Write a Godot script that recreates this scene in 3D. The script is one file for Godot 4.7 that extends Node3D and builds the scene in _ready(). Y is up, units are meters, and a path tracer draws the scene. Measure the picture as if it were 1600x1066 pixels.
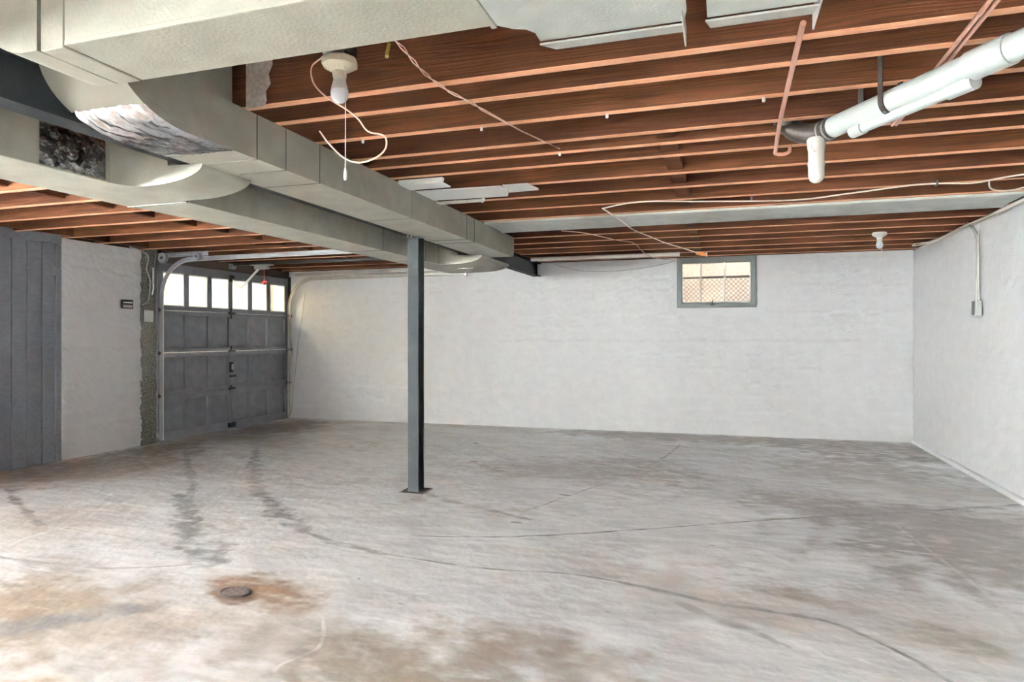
extends Node3D

const WB := -8.4      # back wall face
const WR := 2.06      # right wall face
const WL := -6.25     # left wall face
const ZR := 5.5       # rear wall face, behind the camera
const JB := 2.18      # underside of the joists
const JT := 2.415     # top of the joists

var M := {}
var used := {}

# ------------------------------------------------------------------ helpers
func numbered(n: String) -> String:
	if not used.has(n):
		used[n] = 0
		return n
	used[n] += 1
	return "%s_%03d" % [n, used[n]]

func thing(called: String, label: String, category: String, at := Vector3.ZERO, group := "") -> Node3D:
	var o := Node3D.new()
	o.name = numbered(called)
	add_child(o)
	o.position = at
	o.set_meta("label", label)
	o.set_meta("category", category)
	if group != "":
		o.set_meta("group", group)
	return o

func setting(called: String, label := "") -> Node3D:
	var o := Node3D.new()
	o.name = called
	add_child(o)
	o.set_meta("kind", "structure")
	if label != "":
		o.set_meta("label", label)
	return o

func new_st() -> SurfaceTool:
	var st := SurfaceTool.new()
	st.begin(Mesh.PRIMITIVE_TRIANGLES)
	return st

func obj(called: String, st: SurfaceTool, m: Material, parent: Node = null) -> MeshInstance3D:
	var o := MeshInstance3D.new()
	o.name = called
	o.mesh = st.commit()
	o.material_override = m
	if parent == null:
		o.name = numbered(called)
		add_child(o)
	else:
		parent.add_child(o, true)
	return o

func inst(called: String, mesh: Mesh, m: Material, parent: Node, at := Vector3.ZERO) -> MeshInstance3D:
	var o := MeshInstance3D.new()
	o.name = called
	o.mesh = mesh
	o.material_override = m
	parent.add_child(o, true)
	o.position = at
	return o

func tag(o: Node, label: String, category: String, group := "") -> Node:
	o.set_meta("label", label)
	o.set_meta("category", category)
	if group != "":
		o.set_meta("group", group)
	return o

func vert(st: SurfaceTool, p: Vector3, n: Vector3, uv := Vector2.ZERO) -> void:
	st.set_normal(n)
	st.set_uv(uv)
	st.add_vertex(p)

# a flat triangle whose front looks away from the point c
func tri_out(st: SurfaceTool, a: Vector3, b: Vector3, d: Vector3, c: Vector3) -> void:
	var n := (d - a).cross(b - a)
	if n.length() < 1e-12:
		return
	n = n.normalized()
	if n.dot((a + b + d) / 3.0 - c) < 0.0:
		n = -n
		var t := b
		b = d
		d = t
	vert(st, a, n)
	vert(st, b, n)
	vert(st, d, n)

func quad_out(st: SurfaceTool, a: Vector3, b: Vector3, c: Vector3, d: Vector3, mid: Vector3) -> void:
	tri_out(st, a, b, c, mid)
	tri_out(st, a, c, d, mid)

# eight corners: index bits x, y, z
func hexa(st: SurfaceTool, p: Array) -> void:
	var c := Vector3.ZERO
	for q in p:
		c += q / 8.0
	for f in [[0, 2, 3, 1], [4, 6, 7, 5], [0, 1, 5, 4], [2, 3, 7, 6], [0, 2, 6, 4], [1, 3, 7, 5]]:
		quad_out(st, p[f[0]], p[f[1]], p[f[2]], p[f[3]], c)

func box(st: SurfaceTool, a: Vector3, b: Vector3) -> void:
	var p := []
	for i in 8:
		p.append(Vector3(b.x if i & 1 else a.x, b.y if i & 2 else a.y, b.z if i & 4 else a.z))
	hexa(st, p)

# a box with chamfered edges
func cbox(st: SurfaceTool, a: Vector3, b: Vector3, e := 0.004) -> void:
	var lo := Vector3(minf(a.x, b.x), minf(a.y, b.y), minf(a.z, b.z))
	var hi := Vector3(maxf(a.x, b.x), maxf(a.y, b.y), maxf(a.z, b.z))
	e = minf(e, 0.45 * minf(hi.x - lo.x, minf(hi.y - lo.y, hi.z - lo.z)))
	var mid := (lo + hi) / 2.0
	var v := []
	for i in 8:
		var row := []
		for ax in 3:
			var p := Vector3(hi.x if i & 1 else lo.x, hi.y if i & 2 else lo.y, hi.z if i & 4 else lo.z)
			for k in 3:
				if k != ax:
					p[k] += -e if i & (1 << k) else e
			row.append(p)
		v.append(row)
	for ax in 3:
		var u := (ax + 1) % 3
		var w := (ax + 2) % 3
		for s in 2:
			var o := s << ax
			quad_out(st, v[o][ax], v[o | (1 << u)][ax], v[o | (1 << u) | (1 << w)][ax], v[o | (1 << w)][ax], mid)
		for s in 4:   # edges along ax
			var o := ((s & 1) << u) | ((s >> 1) << w)
			quad_out(st, v[o][u], v[o | (1 << ax)][u], v[o | (1 << ax)][w], v[o][w], mid)
	for i in 8:
		tri_out(st, v[i][0], v[i][1], v[i][2], mid)

func boxed(called: String, a: Vector3, b: Vector3, m: Material, parent: Node = null, e := 0.004) -> MeshInstance3D:
	var st := new_st()
	if e > 0.0:
		cbox(st, a, b, e)
	else:
		box(st, a, b)
	return obj(called, st, m, parent)

# polygon in the plane (u, v), pushed along axis ax from lo to hi; soft joins rounded sides
func prism(st: SurfaceTool, poly: PackedVector2Array, ax: int, lo: float, hi: float, soft := 40.0) -> void:
	var put := func(q: Vector2, w: float) -> Vector3:
		if ax == 0:
			return Vector3(w, q.y, q.x)      # u = z, v = y
		if ax == 1:
			return Vector3(q.x, w, q.y)      # u = x, v = z
		return Vector3(q.x, q.y, w)          # u = x, v = y
	var n := poly.size()
	var area := 0.0
	for i in n:
		area += poly[i].cross(poly[(i + 1) % n])
	var sgn := 1.0 if area > 0.0 else -1.0
	var en := []
	for i in n:
		var d := poly[(i + 1) % n] - poly[i]
		en.append(Vector2(d.y, -d.x).normalized() * sgn)
	var lim := cos(deg_to_rad(soft))
	for i in n:
		var j := (i + 1) % n
		var n0: Vector2 = en[i]
		var n1: Vector2 = en[i]
		var before: Vector2 = en[(i + n - 1) % n]
		var after: Vector2 = en[j]
		if before.dot(en[i]) > lim:
			n0 = (before + en[i]).normalized()
		if after.dot(en[i]) > lim:
			n1 = (after + en[i]).normalized()
		var z3: Vector3 = put.call(Vector2.ZERO, 0.0)
		var a: Vector3 = put.call(poly[i], lo)
		var b: Vector3 = put.call(poly[j], lo)
		var c: Vector3 = put.call(poly[j], hi)
		var d2: Vector3 = put.call(poly[i], hi)
		var na: Vector3 = put.call(n0, 0.0) - z3
		var nb: Vector3 = put.call(n1, 0.0) - z3
		var f := (c - a).cross(b - a)
		if f.dot(na + nb) >= 0.0:
			vert(st, a, na); vert(st, b, nb); vert(st, c, nb)
			vert(st, a, na); vert(st, c, nb); vert(st, d2, na)
		else:
			vert(st, a, na); vert(st, c, nb); vert(st, b, nb)
			vert(st, a, na); vert(st, d2, na); vert(st, c, nb)
	var idx := Geometry2D.triangulate_polygon(poly)
	var axis := Vector3.ZERO
	axis[ax] = 1.0
	for w in [lo, hi]:
		var out := axis * (-1.0 if w == minf(lo, hi) else 1.0)
		for t in range(0, idx.size(), 3):
			var a: Vector3 = put.call(poly[idx[t]], w)
			var b: Vector3 = put.call(poly[idx[t + 1]], w)
			var c: Vector3 = put.call(poly[idx[t + 2]], w)
			if (c - a).cross(b - a).dot(out) < 0.0:
				var s := b
				b = c
				c = s
			vert(st, a, out); vert(st, b, out); vert(st, c, out)

# a round bar along a path
func tube(st: SurfaceTool, pts: Array, r: float, sides := 8, caps := true) -> void:
	var n := pts.size()
	var rings := []
	var ref := Vector3.UP
	var t0: Vector3 = (pts[1] - pts[0]).normalized()
	if absf(t0.dot(ref)) > 0.9:
		ref = Vector3.RIGHT
	var side := t0.cross(ref).normalized()
	for i in n:
		var t: Vector3
		if i == 0:
			t = pts[1] - pts[0]
		elif i == n - 1:
			t = pts[n - 1] - pts[n - 2]
		else:
			t = (pts[i + 1] - pts[i]).normalized() + (pts[i] - pts[i - 1]).normalized()
		t = t.normalized()
		side = (side - t * side.dot(t)).normalized()
		var up := t.cross(side)
		var ring := []
		for k in sides:
			var a := TAU * k / sides
			ring.append(side * cos(a) + up * sin(a))
		rings.append(ring)
	for i in n - 1:
		for k in sides:
			var l := (k + 1) % sides
			var a: Vector3 = pts[i] + rings[i][k] * r
			var b: Vector3 = pts[i] + rings[i][l] * r
			var c: Vector3 = pts[i + 1] + rings[i + 1][l] * r
			var d: Vector3 = pts[i + 1] + rings[i + 1][k] * r
			var na: Vector3 = rings[i][k]
			var nb: Vector3 = rings[i][l]
			var nc: Vector3 = rings[i + 1][l]
			var nd: Vector3 = rings[i + 1][k]
			if (c - a).cross(b - a).dot(na + nb) >= 0.0:
				vert(st, a, na); vert(st, b, nb); vert(st, c, nc)
				vert(st, a, na); vert(st, c, nc); vert(st, d, nd)
			else:
				vert(st, a, na); vert(st, c, nc); vert(st, b, nb)
				vert(st, a, na); vert(st, d, nd); vert(st, c, nc)
	if caps:
		for e in [0, n - 1]:
			var o: Vector3 = pts[e]
			var mid: Vector3 = pts[1] if e == 0 else pts[n - 2]
			for k in sides:
				tri_out(st, o, o + rings[e][k] * r, o + rings[e][(k + 1) % sides] * r, mid)

func smooth_path(pts: Array, steps := 6) -> Array:
	var out := []
	for i in pts.size() - 1:
		var p0: Vector3 = pts[maxi(i - 1, 0)]
		var p1: Vector3 = pts[i]
		var p2: Vector3 = pts[i + 1]
		var p3: Vector3 = pts[mini(i + 2, pts.size() - 1)]
		for s in steps:
			out.append(p1.cubic_interpolate(p2, p0, p3, float(s) / steps))
	out.append(pts[-1])
	return out

func tubed(called: String, pts: Array, r: float, m: Material, parent: Node = null, sides := 8) -> MeshInstance3D:
	var st := new_st()
	tube(st, pts, r, sides)
	return obj(called, st, m, parent)

# profile of (radius, height) pairs turned about the y axis through at
func lathe(st: SurfaceTool, prof: Array, at: Vector3, sides := 24) -> void:
	var n := prof.size()
	for i in n - 1:
		var p: Vector2 = prof[i]
		var q: Vector2 = prof[i + 1]
		var d := q - p
		if d.length() < 1e-7:
			continue
		var sl := Vector2(d.y, -d.x).normalized()
		var ns := [sl, sl]
		for e in 2:
			var k := i - 1 if e == 0 else i + 1
			if k >= 0 and k < n - 1:
				var d2: Vector2 = prof[k + 1] - prof[k]
				var s2 := Vector2(d2.y, -d2.x).normalized()
				if s2.dot(sl) > 0.6:
					ns[e] = (s2 + sl).normalized()
		for s in sides:
			var a0 := TAU * s / sides
			var a1 := TAU * (s + 1) / sides
			var r0 := Vector3(cos(a0), 0, sin(a0))
			var r1 := Vector3(cos(a1), 0, sin(a1))
			var v := [at + r0 * p.x + Vector3.UP * p.y, at + r1 * p.x + Vector3.UP * p.y, at + r1 * q.x + Vector3.UP * q.y, at + r0 * q.x + Vector3.UP * q.y]
			var nn := [r0 * ns[0].x + Vector3.UP * ns[0].y, r1 * ns[0].x + Vector3.UP * ns[0].y, r1 * ns[1].x + Vector3.UP * ns[1].y, r0 * ns[1].x + Vector3.UP * ns[1].y]
			for t in [[0, 1, 2], [0, 2, 3]]:
				var f: Vector3 = (v[t[2]] - v[t[0]]).cross(v[t[1]] - v[t[0]])
				var o: Array = t if f.dot(nn[t[0]] + nn[t[1]] + nn[t[2]]) >= 0.0 else [t[0], t[2], t[1]]
				for k in o:
					vert(st, v[k], nn[k])

func lathed(called: String, prof: Array, at: Vector3, m: Material, parent: Node = null, sides := 24) -> MeshInstance3D:
	var st := new_st()
	lathe(st, prof, at, sides)
	return obj(called, st, m, parent)

func arc2(c: Vector2, r: float, a0: float, a1: float, n: int) -> PackedVector2Array:
	var out := PackedVector2Array()
	for i in n + 1:
		var a := deg_to_rad(lerpf(a0, a1, float(i) / n))
		out.append(c + Vector2(cos(a), sin(a)) * r)
	return out

func floor_y(x: float) -> float:
	return 0.004 * (x - 2.0)

# ------------------------------------------------------------------ materials
func noise(sd: int, f: float, oct := 4, kind := FastNoiseLite.TYPE_SIMPLEX_SMOOTH) -> FastNoiseLite:
	var n := FastNoiseLite.new()
	n.seed = sd
	n.frequency = f
	n.noise_type = kind
	n.fractal_type = FastNoiseLite.FRACTAL_FBM
	n.fractal_octaves = oct
	return n

func grey_image(sd: int, f: float, size := 512, oct := 4) -> Image:
	var im := noise(sd, f, oct).get_seamless_image(size, size)
	im.convert(Image.FORMAT_L8)
	return im

# noise between two colours (sRGB)
func two_tone(im: Image, a: Color, b: Color, gain := 1.0) -> ImageTexture:
	var w := im.get_width()
	var h := im.get_height()
	var src := im.get_data()
	var out := PackedByteArray()
	out.resize(w * h * 3)
	var lut := PackedByteArray()
	for i in 256:
		var t := clampf((i / 255.0 - 0.5) * gain + 0.5, 0.0, 1.0)
		var c := a.lerp(b, t)
		lut.append(int(c.r * 255)); lut.append(int(c.g * 255)); lut.append(int(c.b * 255))
	for i in w * h:
		var k := src[i] * 3
		out[i * 3] = lut[k]
		out[i * 3 + 1] = lut[k + 1]
		out[i * 3 + 2] = lut[k + 2]
	return ImageTexture.create_from_image(Image.create_from_data(w, h, false, Image.FORMAT_RGB8, out))

func bump(im: Image, strength: float) -> ImageTexture:
	var c := im.duplicate() as Image
	c.convert(Image.FORMAT_RGBA8)
	c.bump_map_to_normal_map(strength)
	return ImageTexture.create_from_image(c)

func plain(c: Color, rough := 0.6, metal := 0.0, spec := 0.5) -> StandardMaterial3D:
	var m := StandardMaterial3D.new()
	m.albedo_color = c
	m.roughness = rough
	m.metallic = metal
	m.metallic_specular = spec
	return m

func rgb(r: int, g: int, b: int) -> Color:
	return Color(r / 255.0, g / 255.0, b / 255.0)

func tri_mat(tex: Texture2D, rough: float, scale: Vector3, nrm: Texture2D = null, depth := 1.0, metal := 0.0) -> StandardMaterial3D:
	var m := StandardMaterial3D.new()
	m.albedo_texture = tex
	m.roughness = rough
	m.metallic = metal
	m.uv1_triplanar = true
	m.uv1_world_triplanar = true
	m.uv1_scale = scale
	if nrm:
		m.normal_enabled = true
		m.normal_texture = nrm
		m.normal_scale = depth
	return m

func grain_image(sd: int, size := 512) -> Image:
	# long grain along the first axis, with a few knots
	var n1 := noise(sd, 0.011, 3)
	var n2 := noise(sd + 5, 0.05, 3)
	var rng := RandomNumberGenerator.new()
	rng.seed = sd
	var out := PackedByteArray()
	out.resize(size * size)
	for y in size:
		for x in size:
			# blend both ends so that the picture repeats
			var fx := float(x)
			var w := clampf((fx - size * 0.85) / (size * 0.15), 0.0, 1.0)
			var a := _grain(n1, n2, fx, y)
			if w > 0.0:
				a = lerpf(a, _grain(n1, n2, fx - size, y), w)
			out[y * size + x] = int(clampf(a, 0.0, 1.0) * 255)
	return Image.create_from_data(size, size, false, Image.FORMAT_L8, out)

func _grain(n1: FastNoiseLite, n2: FastNoiseLite, x: float, y: float) -> float:
	var warp := n1.get_noise_2d(x * 0.35, y * 0.9)
	var ring := sin((y * 0.16 + warp * 9.0) * 1.6)
	var fibre := n2.get_noise_2d(x * 0.12, y * 6.0)
	return 0.5 + 0.16 * ring + 0.34 * fibre + 0.3 * n1.get_noise_2d(x * 0.6 + 300.0, y * 1.2)

func make_materials() -> void:
	var fine := grey_image(3, 0.045, 512, 5)
	var coarse := grey_image(4, 0.012, 512, 5)
	var speck := grey_image(9, 0.16, 512, 3)
	var fine_n := bump(fine, 5.0)
	var speck_n := bump(speck, 4.0)
	M.white_wall = tri_mat(two_tone(coarse, rgb(216, 217, 217), rgb(224, 225, 225), 1.0), 0.55, Vector3(0.7, 0.7, 0.7), speck_n, 0.35)
	M.white_wall.uv1_scale = Vector3(0.9, 0.9, 0.9)
	M.rough_concrete = tri_mat(two_tone(fine, rgb(70, 68, 62), rgb(128, 126, 116), 1.8), 0.9, Vector3(1.6, 1.6, 1.6), fine_n, 1.2)
	# wood of the joists: four boards of the same timber
	var g1 := grain_image(21)
	var g2 := grain_image(37)
	var gn := bump(g1, 2.5)
	var tones := [[rgb(54, 32, 20), rgb(90, 55, 36)], [rgb(50, 29, 18), rgb(83, 50, 33)], [rgb(58, 35, 21), rgb(97, 60, 39)], [rgb(47, 27, 17), rgb(79, 47, 31)]]
	M.joist = []
	for i in 4:
		var m := tri_mat(two_tone(g1 if i % 2 == 0 else g2, tones[i][0], tones[i][1], 1.3), 0.75, Vector3(0.33, 1.9, 1.9), gn, 0.5)
		m.metallic_specular = 0.15
		m.uv1_offset = Vector3(0.31 * i, 0.23 * i, 0.17 * i)
		M.joist.append(m)
	# lower edges of the joists: a paler wood tone than the sides
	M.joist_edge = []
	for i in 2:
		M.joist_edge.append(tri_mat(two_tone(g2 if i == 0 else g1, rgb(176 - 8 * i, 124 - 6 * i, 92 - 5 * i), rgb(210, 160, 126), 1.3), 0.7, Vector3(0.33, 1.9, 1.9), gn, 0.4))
	M.subfloor = tri_mat(two_tone(g2, rgb(84, 47, 30), rgb(130, 80, 52), 1.3), 0.8, Vector3(1.9, 1.9, 0.33), gn, 0.5)
	M.dark_wood = tri_mat(two_tone(g2, rgb(62, 50, 44), rgb(92, 78, 68), 1.3), 0.75, Vector3(1.6, 1.6, 0.4), gn, 0.5)
	# sheet metal under pale grey paint
	M.duct = tri_mat(two_tone(coarse, rgb(128, 125, 113), rgb(141, 138, 125), 1.4), 0.55, Vector3(0.8, 0.8, 0.8), speck_n, 0.08)
	M.duct.metallic = 0.05
	M.seam = plain(rgb(84, 82, 75), 0.7)
	M.pale_pan = tri_mat(two_tone(coarse, rgb(180, 185, 178), rgb(198, 202, 195), 1.3), 0.5, Vector3(0.8, 0.8, 0.8), speck_n, 0.1)
	var crumple := grey_image(14, 0.02, 512, 3)
	M.foil = tri_mat(two_tone(coarse, rgb(190, 192, 196), rgb(222, 224, 228), 1.0), 0.22, Vector3(0.9, 0.9, 0.9), bump(crumple, 12.0), 0.25, 1.0)
	M.dark_foil = tri_mat(two_tone(crumple, rgb(52, 49, 46), rgb(150, 148, 146), 1.6), 0.24, Vector3(1.3, 1.3, 1.3), bump(crumple, 12.0), 0.8, 0.9)
	M.steel = tri_mat(two_tone(coarse, rgb(40, 42, 42), rgb(49, 51, 51), 1.2), 0.85, Vector3(0.9, 0.9, 0.9), speck_n, 0.12)
	M.steel.metallic_specular = 0.2
	M.door_grey = tri_mat(two_tone(coarse, rgb(116, 117, 121), rgb(130, 131, 135), 1.2), 0.55, Vector3(0.9, 0.9, 0.9), speck_n, 0.12)
	M.plank_grey = tri_mat(two_tone(g1, rgb(92, 95, 100), rgb(108, 111, 116), 1.0), 0.45, Vector3(1.4, 0.35, 1.4), speck_n, 0.25)
	M.frame_grey = plain(rgb(84, 88, 84), 0.5)
	M.white_paint = plain(rgb(232, 234, 230), 0.45)
	M.over_paint = tri_mat(two_tone(fine, rgb(196, 188, 176), rgb(226, 222, 212), 1.6), 0.7, Vector3(1.5, 1.5, 1.5))
	M.pvc = plain(rgb(166, 171, 167), 0.4)
	M.plastic_film = plain(rgb(178, 174, 164), 0.25)
	M.copper = plain(rgb(206, 158, 138), 0.4, 0.6)
	M.iron = tri_mat(two_tone(fine, rgb(38, 33, 30), rgb(74, 66, 58), 1.4), 0.4, Vector3(3, 3, 3), speck_n, 0.3, 0.5)
	M.black_metal = plain(rgb(42, 42, 44), 0.45, 0.3)
	M.zinc = plain(rgb(160, 160, 158), 0.35, 0.8)
	M.track = tri_mat(two_tone(coarse, rgb(176, 172, 162), rgb(196, 192, 182), 1.2), 0.4, Vector3(1, 1, 1), speck_n, 0.1, 0.25)
	M.cable_pink = plain(rgb(214, 180, 160), 0.5)
	M.cable_white = plain(rgb(226, 220, 208), 0.5)
	M.cable_grey = plain(rgb(150, 150, 146), 0.5)
	M.porcelain = tri_mat(two_tone(fine, rgb(196, 190, 164), rgb(226, 221, 200), 1.4), 0.35, Vector3(6, 6, 6))
	M.bulb_glass = plain(rgb(232, 235, 238), 0.2)
	M.bulb_collar = plain(rgb(205, 203, 196), 0.4)
	M.red = plain(rgb(204, 70, 62), 0.5)
	M.orange = plain(rgb(228, 150, 96), 0.5)
	M.box_metal = plain(rgb(196, 198, 194), 0.35, 0.4)
	M.dark_box = plain(rgb(86, 88, 86), 0.45, 0.3)
	M.plate_black = plain(rgb(40, 40, 40), 0.5)
	M.soot = plain(rgb(44, 30, 24), 0.95)
	# glass: thin panes
	M.glass = plain(Color(0.94, 0.97, 0.96, 0.1), 0.03)
	M.glass.transparency = BaseMaterial3D.TRANSPARENCY_ALPHA
	# frosted panes of the added windows: daylight comes through them scattered
	M.frosted = plain(Color(0.95, 0.95, 0.95), 0.8)
	M.frosted.backlight_enabled = true
	M.frosted.backlight = Color(0.95, 0.95, 0.95)
	# outdoors
	M.stucco = tri_mat(two_tone(fine, rgb(146, 137, 116), rgb(160, 151, 130), 1.2), 0.9, Vector3(0.8, 0.8, 0.8), fine_n, 0.4)
	M.far_white = plain(rgb(194, 196, 198), 0.7)
	M.asphalt = tri_mat(two_tone(fine, rgb(120, 118, 114), rgb(150, 148, 142), 1.3), 0.9, Vector3(0.6, 0.6, 0.6))
	M.dry_ground = tri_mat(two_tone(fine, rgb(150, 120, 92), rgb(196, 168, 136), 1.7), 0.95, Vector3(0.7, 0.7, 0.7), fine_n, 1.0)
	M.far_brick = tri_mat(two_tone(fine, rgb(210, 196, 184), rgb(238, 226, 216), 1.5), 0.9, Vector3(0.9, 0.9, 0.9), fine_n, 0.5)
	M.leaf = plain(rgb(92, 104, 58), 0.7)
	M.fence_wire = plain(rgb(88, 84, 80), 0.5, 0.6)

# ------------------------------------------------------------------ floor picture
const FX0 := -6.3
const FX1 := 2.1
const FZ0 := -8.45
const FZ1 := -1.05
const FW := 2048
const FH := 1804

func fpx(x: float, z: float) -> Vector2:
	return Vector2((x - FX0) / (FX1 - FX0) * FW, (z - FZ0) / (FZ1 - FZ0) * FH)

# soft blot of colour with ragged outline
func blot(im: Image, c: Vector2, rx: float, rz: float, turn: float, col: Color, strength: float, sd: int, soft := 0.95, ragged := 0.55) -> void:
	var n := noise(sd, 0.012, 5)
	var p := fpx(c.x, c.y)
	var k := FW / (FX1 - FX0)
	var R := int(maxf(rx, rz) * k * 1.5)
	var st := im.get_size()
	var cs := cos(turn)
	var sn := sin(turn)
	for y in range(maxi(0, int(p.y) - R), mini(st.y, int(p.y) + R)):
		for x in range(maxi(0, int(p.x) - R), mini(st.x, int(p.x) + R)):
			var dx := (x - p.x) / k
			var dy := (y - p.y) / k
			var u := (dx * cs + dy * sn) / rx
			var v := (-dx * sn + dy * cs) / rz
			var d := sqrt(u * u + v * v)
			if d > 1.5:
				continue
			d += n.get_noise_2d(x, y) * ragged
			var a := clampf((1.0 - d) * 1.7 / soft, 0.0, 1.0)
			if a <= 0.0:
				continue
			a *= strength * clampf(0.78 + n.get_noise_2d(x * 1.6 + 900.0, y * 3.2) * 1.1, 0.0, 1.3)
			im.set_pixel(x, y, im.get_pixel(x, y).lerp(col, minf(a, 1.0)))

# a streak along a path: stains, cracks, tyre marks, a painted post shadow
func streak(im: Image, pts: Array, width: Array, col: Color, strength: float, sd: int, ragged := 0.5) -> void:
	var n := noise(sd, 0.02, 4)
	var k := FW / (FX1 - FX0)
	var size := im.get_size()
	var path := []
	for q in pts:
		path.append(Vector3(q.x, 0, q.y))
	var total := 0.0
	for i in path.size() - 1:
		total += path[i].distance_to(path[i + 1])
	var sm := smooth_path(path, maxi(4, int(total * k / 1.5 / (path.size() - 1))))
	var done := {}
	for i in sm.size():
		var t := float(i) / (sm.size() - 1)
		var wi := t * (width.size() - 1)
		var w: float = lerpf(width[int(wi)], width[mini(int(wi) + 1, width.size() - 1)], wi - int(wi))
		var wob := n.get_noise_1d(i * 0.75) * 0.35 * maxf(w, 0.02)
		var p := fpx(sm[i].x + wob, sm[i].z + wob)
		var r := w * k
		var R := int(r + 2)
		for y in range(maxi(0, int(p.y) - R), mini(size.y, int(p.y) + R + 1)):
			for x in range(maxi(0, int(p.x) - R), mini(size.x, int(p.x) + R + 1)):
				var d := Vector2(x - p.x, y - p.y).length() / maxf(r, 1.0) + n.get_noise_2d(x, y) * ragged
				var a := clampf((1.0 - d) * 1.6, 0.0, 1.0)
				if a > 0.0:
					var id := y * FW + x
					if a > done.get(id, 0.0):
						done[id] = a
	for id in done:
		var x: int = id % FW
		var y: int = id / FW
		var a: float = done[id] * strength * clampf(0.75 + n.get_noise_2d(x * 0.7, y * 1.6 + 400.0) * 1.3, 0.1, 1.2)
		im.set_pixel(x, y, im.get_pixel(x, y).lerp(col, minf(a, 1.0)))

func floor_image() -> Image:
	# broad tones first, at a quarter of the size, then fine ones over them
	var w := FW / 4
	var h := FH / 4
	var n1 := noise(51, 0.009, 5)
	var n2 := noise(52, 0.03, 4)
	var n3 := noise(53, 0.006, 3)
	var im := Image.create(w, h, false, Image.FORMAT_RGB8)
	var pale := rgb(232, 234, 234)
	var brown := rgb(176, 167, 156)
	var grey := rgb(204, 206, 206)
	for y in h:
		for x in w:
			# trowel sweeps run mostly along x
			var a := n1.get_noise_2d(x * 0.8, y * 1.5)
			var b := n2.get_noise_2d(x * 0.35, y * 1.3)
			var c := n3.get_noise_2d(x, y)
			var col := pale.lerp(brown, clampf(0.1 + a * 1.15 + c * 0.6, 0.0, 1.0))
			col = col.lerp(grey, clampf(b * 0.9 + 0.2, 0.0, 0.6))
			im.set_pixel(x, y, col)
	im.resize(FW, FH, Image.INTERPOLATE_CUBIC)
	# fine trowel marks, long in x
	var fine := noise(54, 0.05, 5).get_image(FW / 5, FH)
	fine.convert(Image.FORMAT_L8)
	fine.resize(FW, FH, Image.INTERPOLATE_CUBIC)
	var fd := fine.get_data()
	var d := im.get_data()
	var lut := PackedFloat32Array()
	for i in 256:
		lut.append(1.0 + (i / 255.0 - 0.5) * 0.17)
	for i in FW * FH:
		var g := lut[fd[i]]
		var j := i * 3
		d[j] = mini(255, int(d[j] * g))
		d[j + 1] = mini(255, int(d[j + 1] * g))
		d[j + 2] = mini(255, int(d[j + 2] * g))
	im = Image.create_from_data(FW, FH, false, Image.FORMAT_RGB8, d)
	var dk := rgb(112, 104, 94)
	var gk := rgb(116, 116, 116)
	var lt := rgb(239, 241, 241)
	# wide worn grounds: by the doors, along the far walls, round the near middle
	blot(im, Vector2(1.35, -4.4), 1.0, 1.1, 0.3, rgb(127, 119, 111), 1.25, 141, 1.1)
	blot(im, Vector2(-0.6, -1.95), 1.5, 0.5, 0.15, rgb(130, 122, 112), 1.25, 142, 1.1)
	blot(im, Vector2(-3.2, -2.0), 1.0, 0.6, -0.2, rgb(135, 124, 110), 1.25, 143, 1.1)
	blot(im, Vector2(-5.7, -4.8), 0.75, 1.2, 0.0, rgb(148, 137, 124), 1.25, 144, 1.1)
	blot(im, Vector2(-5.6, -7.4), 0.6, 1.0, 0.0, rgb(154, 145, 133), 1.25, 145, 1.1)
	blot(im, Vector2(0.3, -8.1), 2.6, 0.5, 0.0, rgb(130, 120, 110), 1.25, 146, 1.1)
	blot(im, Vector2(-0.9, -5.9), 1.2, 0.55, 0.2, rgb(159, 151, 142), 1.25, 147, 1.1)
	blot(im, Vector2(1.2, -6.6), 0.9, 0.7, 0.2, rgb(154, 146, 137), 1.25, 148, 1.1)
	# brown worn patches
	blot(im, Vector2(-0.75, -2.45), 0.55, 0.22, 0.1, rgb(127, 116, 104), 0.90, 61)
	blot(im, Vector2(-1.25, -2.2), 0.5, 0.18, 0.5, rgb(131, 120, 105), 0.84, 62)
	blot(im, Vector2(-0.55, -2.02), 0.6, 0.16, 0.2, rgb(126, 114, 100), 0.72, 63)
	blot(im, Vector2(-3.1, -2.1), 0.55, 0.35, -0.3, rgb(144, 130, 114), 0.90, 64)
	blot(im, Vector2(-2.75, -2.05), 0.5, 0.12, -0.7, rgb(107, 105, 104), 0.8, 65, 0.7)
	blot(im, Vector2(-2.3, -1.6), 0.4, 0.16, -0.5, rgb(140, 126, 110), 0.84, 66)
	blot(im, Vector2(-3.4, -2.6), 0.4, 0.16, 0.2, rgb(136, 132, 129), 0.60, 67)
	blot(im, Vector2(-5.5, -4.6), 0.6, 0.7, 0.2, rgb(141, 127, 114), 0.90, 68)
	blot(im, Vector2(-5.9, -5.7), 0.35, 0.7, 0.0, rgb(127, 115, 101), 0.84, 69)
	blot(im, Vector2(-5.8, -7.6), 0.5, 0.8, 0.0, rgb(144, 131, 117), 0.72, 70)
	blot(im, Vector2(0.6, -5.1), 0.75, 0.42, 0.3, rgb(131, 121, 115), 0.90, 71)
	blot(im, Vector2(1.35, -4.9), 0.7, 0.35, 0.45, rgb(126, 116, 111), 0.84, 72)
	blot(im, Vector2(1.6, -4.1), 0.5, 0.55, 0.3, rgb(130, 121, 111), 0.84, 73)
	blot(im, Vector2(1.5, -7.6), 0.9, 0.8, 0.0, rgb(115, 105, 95), 0.90, 74)
	blot(im, Vector2(-0.6, -8.1), 2.0, 0.3, 0.0, rgb(131, 121, 110), 0.72, 75)
	blot(im, Vector2(-1.6, -5.7), 0.9, 0.45, 0.2, rgb(154, 145, 136), 0.84, 76)
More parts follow.
